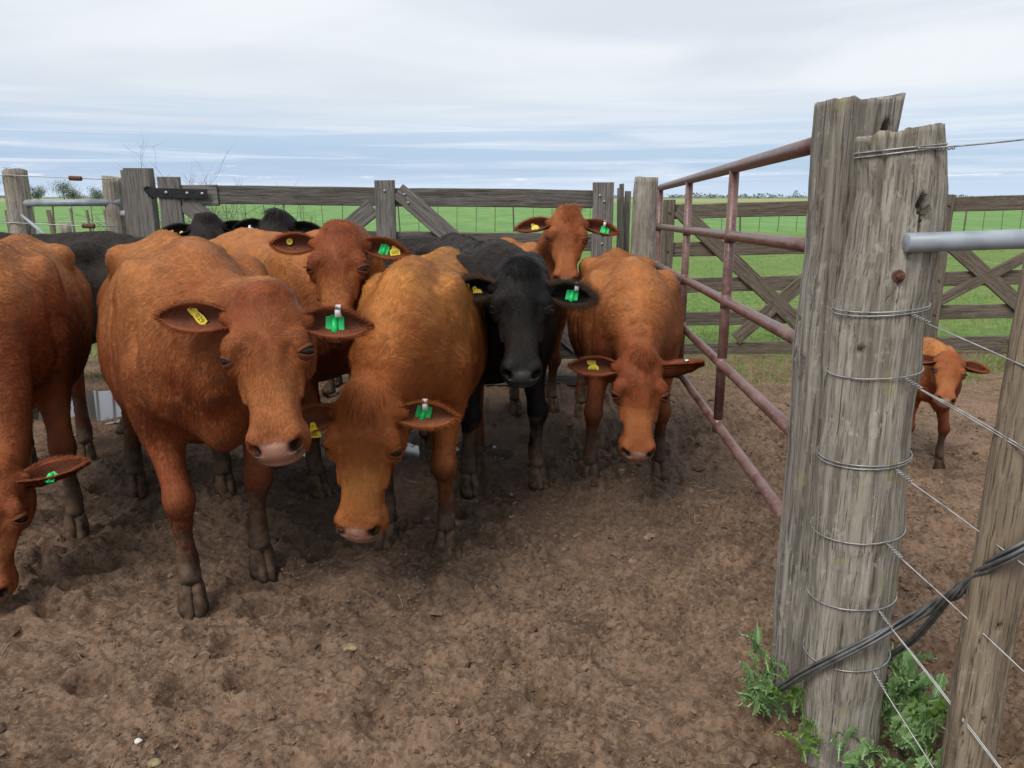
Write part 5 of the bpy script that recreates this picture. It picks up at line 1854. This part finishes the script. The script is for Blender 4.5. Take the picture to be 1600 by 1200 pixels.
    # ---- eyes with lids
    for sd in (-1, 1):
        ec = H(.224, .1215 * sd, -.041)
        er = 0.0275 * hs
        out = nrm(hy * sd + hz * 0.62 + hx * 0.08)
        ax1 = nrm(hx - out * np.dot(hx, out))
        ax2 = np.cross(out, ax1)

        def cap_(r, lo, hi, nth=14, nph=9, full=False):
            Vs, Fs = [], []
            for i in range(nph):
                ph = lo + (hi - lo) * i / (nph - 1)
                for j in range(nth):
                    th = -math.pi / 2 + math.pi * j / (nth - 1)
                    # meridians run between the eye corners
                    Vs.append((r * math.sin(th), r * math.cos(th) * math.cos(ph), r * math.cos(th) * math.sin(ph)))
            for i in range(nph - 1):
                for j in range(nth - 1):
                    a0 = i * nth + j
                    Fs.append((a0, a0 + 1, a0 + nth + 1, a0 + nth))
            return np.array(Vs), Fs
        cor = nrm(hz * -0.35 * 1 + hx * 0.94 - out * np.dot(hz * -0.35 + hx * 0.94, out))     # line through the corners
        upv = np.cross(out, cor)
        if np.dot(upv, -hx) < 0:
            upv = -upv
        # corners of a cow's eye lie along the face's side: use the head's dorsal axis mixed with the nose axis
        cor = nrm(hx * 0.35 + hz * 0.95 - out * np.dot(hx * 0.35 + hz * 0.95, out))
        upv = nrm(np.cross(cor, out))
        if np.dot(upv, -hx) < 0:
            upv = -upv
        Fm = np.stack([cor, out, upv])
        V1, F1 = cap_(er, -math.pi / 2, math.pi / 2, 16, 14)
        mesh_obj("eye", ec + V1 @ Fm, F1, M_EYE, root)
        lid = []
        V2, F2 = cap_(er * 1.13, R(18), R(125), 16, 9)
        lid.append((ec + V2 @ Fm, F2))
        V3, F3 = cap_(er * 1.09, R(-110), R(-33), 16, 8)
        lid.append((ec + V3 @ Fm, F3))
        VL, FL = join(lid)
        lc = np.tile(np.array(pal["rim"]) * 0.25 + np.array(pal["base"]) * 0.40, (len(VL), 1))
        nl = len(V2)
        lc[nl:] = np.array(pal["rim"]) * 0.35 + np.array(pal["base"]) * 0.25
        eo = mesh_obj("eyelid", VL, FL, M_COAT, root, True, {"col": ("POINT", "FLOAT_COLOR", np.concatenate([lc, np.ones((len(VL), 1))], 1))})
        md = eo.modifiers.new("solid", "SOLIDIFY")
        md.thickness = 0.003
        # lashes on the upper lid
        nl_ = 34
        th = rs_.uniform(-1.2, 1.2, nl_)
        lp = np.stack([np.sin(th), np.cos(th) * math.cos(R(18)), np.cos(th) * math.sin(R(18))], 1) * er * 1.17
        ld = nrm(np.stack([np.sin(th) * 0.6, np.full(nl_, 1.0), rs_.normal(-0.35, 0.2, nl_)], 1))
        add_hair("eyelashes", ec + lp @ Fm, ld @ Fm, rs_.uniform(.008, .015, nl_) * hs, np.tile(np.array(pal["dark"]) * 0.7, (nl_, 1)), np.tile(nrm(out), (nl_, 1)), 0.0007, root)
    # ---- hooves: two claws each
    for (fx, fy, yaw) in hooves:
        prt = []
        for c in (-1, 1):
            prof = []
            for (zc_, fr, bk, hw) in ((-0.02, 0.086, -0.050, 0.034), (0.006, 0.080, -0.050, 0.034), (0.045, 0.052, -0.048, 0.031), (0.078, 0.032, -0.046, 0.026), (0.10, 0.018, -0.036, 0.018)):
                ring = []
                for a_ in range(12):
                    an = a_ / 12 * 2 * math.pi
                    x_ = math.cos(an)
                    ring.append(((fr if x_ > 0 else -bk) * abs(x_) ** 0.8 * (1 if x_ > 0 else -1), 0.029 * c + hw * math.sin(an) * 0.90 + 0.010 * c * (x_ > 0.5) * -1, zc_))
                prof.append(ring)
            Vh = np.array(prof).reshape(-1, 3) * s * np.array([0.95, 0.90, 1.0])
            Fh = [(i * 12 + j, i * 12 + (j + 1) % 12, (i + 1) * 12 + (j + 1) % 12, (i + 1) * 12 + j) for i in range(4) for j in range(12)]
            Fh += [tuple(range(11, -1, -1)), tuple(range(48, 60))]
            prt.append((Vh, Fh))
        for c in (-1, 1):     # dew claws
            Vd, Fd = tube_mesh([(-0.055 * s, 0.024 * c * s, 0.125 * s), (-0.068 * s, 0.027 * c * s, 0.095 * s), (-0.066 * s, 0.028 * c * s, 0.078 * s)], np.array([.014, .013, .006]) * s, 7)
            prt.append((Vd, Fd))
        Vh, Fh = join(prt)
        cy, sy = math.cos(yaw), math.sin(yaw)
        Vh = Vh @ np.array([[cy, sy, 0], [-sy, cy, 0], [0, 0, 1]]) + np.array([fx, fy, -0.020])
        Vh = Vh + (np.stack([vnoise(Vh + i * 3, 40, seed + i) for i in range(3)], 1) - 0.5) * 0.008
        mesh_obj("hoof", Vh, Fh, M_HOOF, root)
    # ---- ears: (side, length, half width, outward droop, sweep back, opening turn)
    ear_frames = {}
    for sd, ep in (ears or {}).items():
        L_, W_ = ep.get("L", 0.26) * hs, ep.get("W", 0.055) * hs
        base = ear_axes[sd][0] + ear_axes[sd][1] * 0.022 * hs
        dr, sw_, tw = ep.get("droop", 0.1), ep.get("sweep", 0.0), ep.get("twist", 0.0)
        ex = nrm(hy * sd + hx * dr - hz * sw_)
        nz = hz * math.cos(tw) + hx * math.sin(tw)          # the way the opening looks
        nz = nrm(nz - ex * np.dot(nz, ex))
        ey = np.cross(nz, ex)
        Ve, Fe, ni, uv = ear_mesh(L_, W_, ep.get("cup", 1.0), sd)
        Fm = np.stack([ex, ey, nz])
        Vw = base + Ve @ Fm
        uv2 = np.concatenate([uv, uv])
        edge = np.clip((np.abs(uv2[:, 1]) - 0.70) / 0.25, 0, 1)
        edge = np.maximum(edge, np.clip((uv2[:, 0] - 0.86) / 0.12, 0, 1))
        cin, ce = np.array(pal["ear"]), np.array(pal["base"])
        ci = cin * (1 - 0.6 * edge[:, None]) + ce * 0.6 * edge[:, None]
        ci[ni:] = ce * 0.9
        ci = ci * (0.75 + 0.5 * fbm(Vw, 45, 2, seed))[:, None]
        mesh_obj("ear", Vw, Fe, M_COAT, root, True, {"col": ("POINT", "FLOAT_COLOR", np.concatenate([ci, np.ones((len(Ve), 1))], 1))})
        # short nap inside and out, a fringe on the rim
        ne_ = int(ep.get("nh", 12000))
        inner = rs_.random(ne_) < 0.5
        ii = rs_.integers(0, ni, ne_)
        rimpick = rs_.random(ne_) < 0.16
        rim_ids = np.nonzero((np.abs(uv[:, 1]) > 0.93) | (uv[:, 0] > 0.96))[0]
        ii = np.where(rimpick, rs_.choice(rim_ids, ne_), ii)
        u_, v_ = uv[ii, 0], uv[ii, 1]
        isr = (np.abs(v_) > 0.86) | (u_ > 0.93)
        idx = np.where(inner, ii, ii + ni)
        Pe = Vw[idx] + rs_.normal(0, 0.0035, (ne_, 1)) * ex + rs_.normal(0, 0.0022, (ne_, 1)) * ey * (~isr)[:, None]
        nn = nz * np.where(inner, 1.0, -1.0)[:, None]
        de = nrm(ex * 0.9 + ey * (v_ * sd * 0.8)[:, None] + nn * 0.1 + rs_.normal(0, 0.30, (ne_, 3)))
        fr_ = ep.get("fringe", 0.25)
        le = 0.0085 * (0.4 + 0.9 * rs_.random(ne_) ** 2 + 0.3 * rs_.random(ne_)) * (1 + 2.6 * fr_ * isr) * hs
        ce_ = np.where(inner[:, None], cin * 1.25, ce) * (0.7 + 0.6 * rs_.random((ne_, 1)))
        ce_ = np.where(isr[:, None], np.array(ep.get("rimcol", pal["base"])) * (0.8 + 0.6 * rs_.random((ne_, 1))), ce_)
        add_hair("ear_hair", Pe, de, le, np.clip(ce_, 0, 1), nrm(nn + 0.3 * de), hwid * 0.6, root)
        ear_frames[sd] = (base, ex, ey, nz, L_, W_, ep.get("cup", 1.0))
    # ---- tags
    for tg in tags:
        base, ex, ey, nz, L_, W_, cup_ = ear_frames[tg["ear"]]
        u_, v_ = tg.get("u", 0.55), tg.get("v", 0.0)
        dep = cup_ * W_ * (1 - abs(v_) ** 2.2) * (1.0 - 0.55 * u_ ** 2) + 0.35 * W_ * u_ * u_
        o_ = base + ex * u_ * L_ + ey * tg["ear"] * v_ * W_ * 0.8 + nz * (-dep + 0.010 + tg.get("lift", 0.004))
        # hang direction in world terms
        dn = vL(np.array(tg.get("down", (0, 0, -1.0))))
        nzz = nrm(nz + vL(np.array(tg.get("turn", (0, 0, 0)))))
        dn = nrm(dn - nzz * np.dot(dn, nzz))
        rt = np.cross(dn, nzz) * -1
        rt = np.cross(-dn, nzz)
        M4 = frame_matrix(o_, rt, -dn, nzz)
        k = tg["kind"]
        z_ = tg.get("size", 1.0) * hs

        def addm(nm, V_, F_, mat, par=root, sm=False, M_=M4):
            ob = mesh_obj(nm, V_, F_, mat, par, sm)
            if par is root:
                ob.matrix_local = M_
            return ob
        if k == "yellow":
            ol = [(-.011, .012), (-.007, .018), (.007, .018), (.011, .012), (.013, -.004), (.026, -.014), (.027, -.040), (.024, -.043), (-.024, -.043), (-.027, -.040), (-.026, -.014), (-.013, -.004)]
            V_, F_ = plate([(x * z_, y * z_) for x, y in ol], 0.0025)
            t_ = addm("yellow_ear_tag", V_, F_, M_YELLOW)
            if tg.get("text"):
                me = text_mesh(tg["text"], 0.024 * z_)
                me.materials.append(M_INK)
                ob = bpy.data.objects.new("tag_number", me)
                ob.location = (0, -0.029 * z_, 0.0018)
                link(ob, t_)
            V_, F_ = disc(0.0075 * z_, 0.004, 12, 0.003, 0, 0.006 * z_)
            addm("tag_stud", V_, F_, M_YELLOW, t_)
            V_, F_ = disc(0.0028 * z_, 0.004, 8, 0.0055, 0, 0.006 * z_)
            addm("tag_pin", V_, F_, M_PIN, t_)
        elif k == "strip":
            ol = [(-.020, .008), (-.012, .013), (.004, .013), (.010, .011), (.030, .014), (.050, .012), (.053, -.010), (.030, -.013), (.010, -.010), (.004, -.011), (-.012, -.011), (-.020, -.008)]
            V_, F_ = plate([(x * z_, y * z_) for x, y in ol], 0.0025)
            t_ = addm("yellow_ear_tag", V_, F_, M_YELLOW)
            me = text_mesh(tg["text"], 0.021 * z_)
            me.materials.append(M_INK)
            ob = bpy.data.objects.new("tag_number", me)
            ob.location = (0.029 * z_, 0.0005, 0.0018)
            link(ob, t_)
            V_, F_ = disc(0.0065 * z_, 0.004, 12, 0.003, -0.008 * z_, 0.001)
            addm("tag_stud", V_, F_, M_YELLOW, t_)
            V_, F_ = disc(0.0026 * z_, 0.004, 8, 0.0055, -0.008 * z_, 0.001)
            addm("tag_pin", V_, F_, M_PIN, t_)
        elif k == "button":
            V_, F_ = disc(0.0145 * z_, 0.004, 18)
            t_ = addm("yellow_button_tag", V_, F_, M_YELLOW)
            V_, F_ = disc(0.0065 * z_, 0.004, 14, 0.003)
            addm("tag_stud", V_, F_, M_YELLOW, t_)
            V_, F_ = disc(0.0025 * z_, 0.003, 8, 0.006)
            addm("tag_pin", V_, F_, M_PIN, t_)
        elif k == "green":
            ol = [(-.022, .012), (-.010, .014), (-.005, .022), (.005, .022), (.010, .014), (.022, .012), (.023, -.034), (.012, -.036), (.011, -.037), (-.011, -.037), (-.012, -.036), (-.023, -.034)]
            V_, F_ = plate([(x * z_, y * z_) for x, y in ol], 0.003)
            t_ = addm("green_ear_tag", V_, F_, M_GREEN)
            V_, F_ = tube_mesh([(-.001 * z_, .010 * z_, .003), (-.001 * z_, -.041 * z_, .003)], 0.0085 * z_, 12)
            addm("tag_barrel", V_, F_, M_GREEN, t_, True)
            prt = []
            for i in range(6):
                V_, F_ = plate([(.014 * z_, (.006 - .005 * i) * z_), (.022 * z_, (.006 - .005 * i) * z_), (.022 * z_, (.004 - .005 * i) * z_), (.014 * z_, (.004 - .005 * i) * z_)], 0.001)
                prt.append((V_ + np.array([0, 0, 0.0021]), F_))
            V_, F_ = join(prt)
            addm("raised_lettering", V_, F_, M_GREEN, t_)
        elif k == "band":
            w_ = 0.0095 * z_
            V_, F_ = [], []
            prof = [(-.034, .009), (-.010, .011), (.006, .006), (.010, -.002), (.006, -.012), (-.010, -.019), (-.030, -.020)]
            for (yy, zz_) in prof:
                V_ += [(-w_, yy * z_, zz_ * z_), (w_, yy * z_, zz_ * z_)]
            F_ = [(2 * i, 2 * i + 1, 2 * i + 3, 2 * i + 2) for i in range(len(prof) - 1)]
            eb = base + ex * u_ * L_
            up_s = tg.get("edge", 1)
            up_s = up_s * tg["ear"]
            eb = eb + ey * up_s * W_ * 0.80 + nz * (-0.20 * W_ * u_ * u_)
            M5 = frame_matrix(eb, ex, ey * up_s, nz)
            ob = addm("white_ear_clip", np.array(V_), F_, M_BAND, root, True, M5)
            sm_ = ob.modifiers.new("solid", "SOLIDIFY")
            sm_.thickness = 0.0022
    return root
# ------------------------------------------------------------------ the herd
def hd(x, y):
    return math.atan2(y, x)


STD = [(0.45, 0.16), (0.45, -0.16), (-0.66, 0.16), (-0.72, -0.16)]
GRP = "cattle standing in the pen"
# B: the big red cow in front
build_cow("large short-haired red cow facing the camera with yellow tag 029", (-1.42, 3.32), hd(.5, -.866), (-0.789, 2.394, 1.276), (-0.711, 2.160, 0.817), (0.03, -1, 0.62), RED,
          [(0.37, 0.15), (0.53, -0.143), (-0.62, 0.18), (-0.86, -0.22)], 1.05, 0.0070, 250000, 0.017, 0.0006, 0.94, 0.016, 0.10,
          ears={-1: dict(droop=-0.28, sweep=0.05, twist=0.30, L=0.27), 1: dict(droop=0.12, sweep=0.02, twist=0.25, L=0.235, t=0.105)},
          tags=[dict(ear=-1, kind="strip", text="029", u=0.60, v=0.25, down=(-0.72, 0, -0.68), size=1.15), dict(ear=1, kind="green", u=0.50, v=0.0, size=1.4), dict(ear=1, kind="band", u=0.57, edge=1)], seed=3, group=GRP)
# D: golden curly cow, head down
build_cow("golden shaggy cow with curly forelock and head lowered to the soil", (-0.40, 3.74), hd(-0.10, -1), (-0.563, 2.831, 0.838), (-0.597, 2.660, 0.310), (-0.10, -1, 0.32), GOLD,
          [(0.48, 0.15), (0.42, -0.15), (-0.62, 0.14), (-0.70, -0.14)], 0.97, 0.0070, 240000, 0.023, 0.0007, 0.80, 0.070, 0.32,
          ears={-1: dict(droop=0.20, sweep=0.10, twist=0.3, L=0.24), 1: dict(droop=-0.06, sweep=0.05, twist=0.25, L=0.235, fringe=0.4)},
          tags=[dict(ear=-1, kind="yellow", text="86", u=0.52, v=-0.95, down=(0.1, 0, -1), lift=0.012), dict(ear=1, kind="green", size=1.3, u=0.48, v=0.1, down=(-0.25, 0, -1)), dict(ear=1, kind="band", u=0.52, edge=1)], seed=5, group=GRP, bright=1.05)
# A: cropped red cow at the left edge
build_cow("red cow at the left edge with its lowered head cut by the frame", (-2.52, 3.85), hd(.40, -.92), (-2.03, 2.80, 0.55), (-2.02, 2.63, 0.06), (0.25, -1, 0.25), RED,
          [(0.55, 0.22), (0.40, -0.16), (-0.66, 0.16), (-0.72, -0.16)], 1.02, 0.012, 130000, 0.018, 0.0008, 0.94, 0.03, 0.12,
          ears={-1: dict(), 1: dict(droop=-0.40, sweep=0.0, twist=-0.7, L=0.26)},
          tags=[dict(ear=1, kind="green", u=0.50, v=-0.85, down=(0, 0, -1), size=0.9)], seed=7, group=GRP)
# C: red cow, head up behind B
build_cow("red cow with raised head looking over the others, yellow tag 005", (-1.28, 4.42), hd(.70, -.71), (-0.763, 3.421, 1.438), (-0.756, 3.190, 1.005), (0.0, -1, 0.50), RED,
          STD, 1.03, 0.0092, 170000, 0.018, 0.0008, 1.0, 0.020, 0.12,
          ears={-1: dict(droop=-0.16, sweep=0.10, twist=0.35, L=0.25), 1: dict(droop=0.06, sweep=0.15, twist=0.2, L=0.23)},
          tags=[dict(ear=-1, kind="button", u=0.68, v=0.05, size=1.15), dict(ear=1, kind="green", u=0.52, v=0.1, size=1.05, down=(-0.35, 0, -1)), dict(ear=1, kind="yellow", text="005", u=0.72, v=0.25, size=0.95, down=(0.12, 0, -1))], seed=9, group=GRP, bright=1.04)
# E: the black cow
build_cow("black cow facing the camera between the golden cow and the gate", (-0.20, 4.47), hd(.35, -.94), (0.044, 3.589, 1.262), (0.046, 3.358, 0.765), (0.03, -1, 0.50), BLACK,
          [(0.46, 0.19), (0.42, -0.20), (-0.62, 0.16), (-0.72, -0.16)], 1.0, 0.0086, 180000, 0.020, 0.0008, 0.94, 0.055, 0.28,
          ears={-1: dict(t=0.11, droop=-0.04, sweep=0.05, twist=0.35, L=0.225, fringe=1.3, rimcol=(0.075, 0.045, 0.028)), 1: dict(t=0.12, droop=0.05, sweep=0.05, twist=0.15, L=0.235, fringe=1.3, rimcol=(0.075, 0.045, 0.028))},
          tags=[dict(ear=-1, kind="button", u=0.70, v=0.10, size=0.9), dict(ear=-1, kind="yellow", u=0.52, v=-0.25, size=0.85, down=(0.6, 0, -1)), dict(ear=1, kind="green", size=1.3, u=0.62, v=0.0, down=(-0.2, 0, -1)), dict(ear=1, kind="band", u=0.68, edge=1)], seed=11, group=GRP)
# G: red cow at the pipe gate, head down
build_cow("red cow with lowered head beside the maroon gate, yellow tag 036", (0.675, 4.62), hd(-0.02, -1), (0.638, 3.696, 0.810), (0.621, 3.553, 0.313), (-0.03, -1, 0.30), RED,
          [(0.44, 0.20), (0.50, -0.24), (-0.60, 0.16), (-0.95, -0.20)], 0.92, 0.0086, 170000, 0.017, 0.0008, 1.02, 0.035, 0.16,
          ears={-1: dict(droop=-0.08, sweep=0.05, twist=0.1), 1: dict(droop=-0.25, sweep=0.0, twist=-1.25, L=0.22, W=0.05)},
          tags=[dict(ear=-1, kind="button", u=0.64, v=0.2, size=0.9), dict(ear=-1, kind="yellow", text="036", u=0.55, v=0.05, size=1.05), dict(ear=1, kind="band", u=0.70, edge=1)], seed=13, group=GRP, bright=1.04)
# F: young red cow behind the black one
build_cow("young red cow peering over the black cow's back", (0.06, 6.02), hd(.25, -.97), (0.364, 5.107, 1.480), (0.346, 4.896, 1.085), (0.0, -1, 0.65), RED,
          STD, 0.92, 0.0105, 100000, 0.020, 0.0011, 0.95, 0.060, 0.22, headscale=1.12,
          ears={-1: dict(droop=0.10, sweep=0.05, twist=0.0), 1: dict(droop=0.10, sweep=0.05, twist=0.0)},
          tags=[dict(ear=-1, kind="yellow", u=0.55, v=0.15, size=1.0, down=(0.6, 0, -1)), dict(ear=1, kind="green", u=0.68, v=0.0, size=1.35, down=(-0.25, 0, -1)), dict(ear=1, kind="band", u=0.64, edge=1)], seed=15, group=GRP, bright=1.1)
# H: black cow across the back on the left
build_cow("black cow standing sideways behind the red cow at the left edge", (-3.22, 5.28), hd(-1, 0.02), (-4.25, 5.05, 1.15), (-4.62, 5.0, 0.82), (-0.6, 0, 1), BLACK,
          [(0.45, 0.16), (0.50, -0.16), (-0.58, 0.16), (-0.76, -0.16)], 1.0, 0.017, 60000, 0.016, 0.0012, 1.0, 0.03, 0.15, ears={-1: dict(), 1: dict()}, seed=17, group=GRP)
# I and J: black heads along the gate
build_cow("black cow at the gate of which a tagged ear and dark poll show", (-3.30, 6.28), hd(1, -0.02), (-2.36, 6.02, 1.425), (-2.25, 5.74, 0.97), (0.15, -1, 0.55), BLACK,
          STD, 0.93, 0.016, 45000, 0.020, 0.0012, 0.9, 0.05, 0.25,
          ears={-1: dict(droop=-0.15, sweep=0.1), 1: dict(droop=0.1, sweep=0.1)}, tags=[dict(ear=-1, kind="button", u=0.70, v=0.15, size=1.1), dict(ear=-1, kind="yellow", u=0.40, v=-0.3, size=0.9)], seed=19, group=GRP)
build_cow("black cow at the gate with tousled poll and both ears showing", (-1.08, 6.36), hd(-1, -0.02), (-1.806, 6.02, 1.445), (-1.87, 5.74, 0.98), (-0.05, -1, 0.55), BLACK,
          STD, 0.93, 0.016, 45000, 0.022, 0.0012, 0.9, 0.06, 0.3,
          ears={-1: dict(droop=0.05, sweep=0.15), 1: dict(droop=-0.05, sweep=0.15)}, tags=[dict(ear=-1, kind="band", u=0.45, edge=-1)], seed=21, group=GRP)
# K: the calf beyond the posts
build_cow("small red calf peeping out from behind the round post", (2.45, 4.62), hd(0.0, -1), (2.295, 3.928, 0.765), (2.19, 3.735, 0.540), (-0.25, -1, 0.80), RED,
          [(0.50, 0.17), (0.42, -0.17), (-0.62, 0.16), (-0.70, -0.16)], 0.56, 0.0095, 60000, 0.012, 0.0009, 0.9, 0.02, 0.12, headscale=0.93, calf=True, name="calf", cat="calf",
          ears={-1: dict(), 1: dict(droop=-0.05, sweep=0.0, twist=0.0, L=0.24)}, seed=23, group=GRP, bright=1.02)
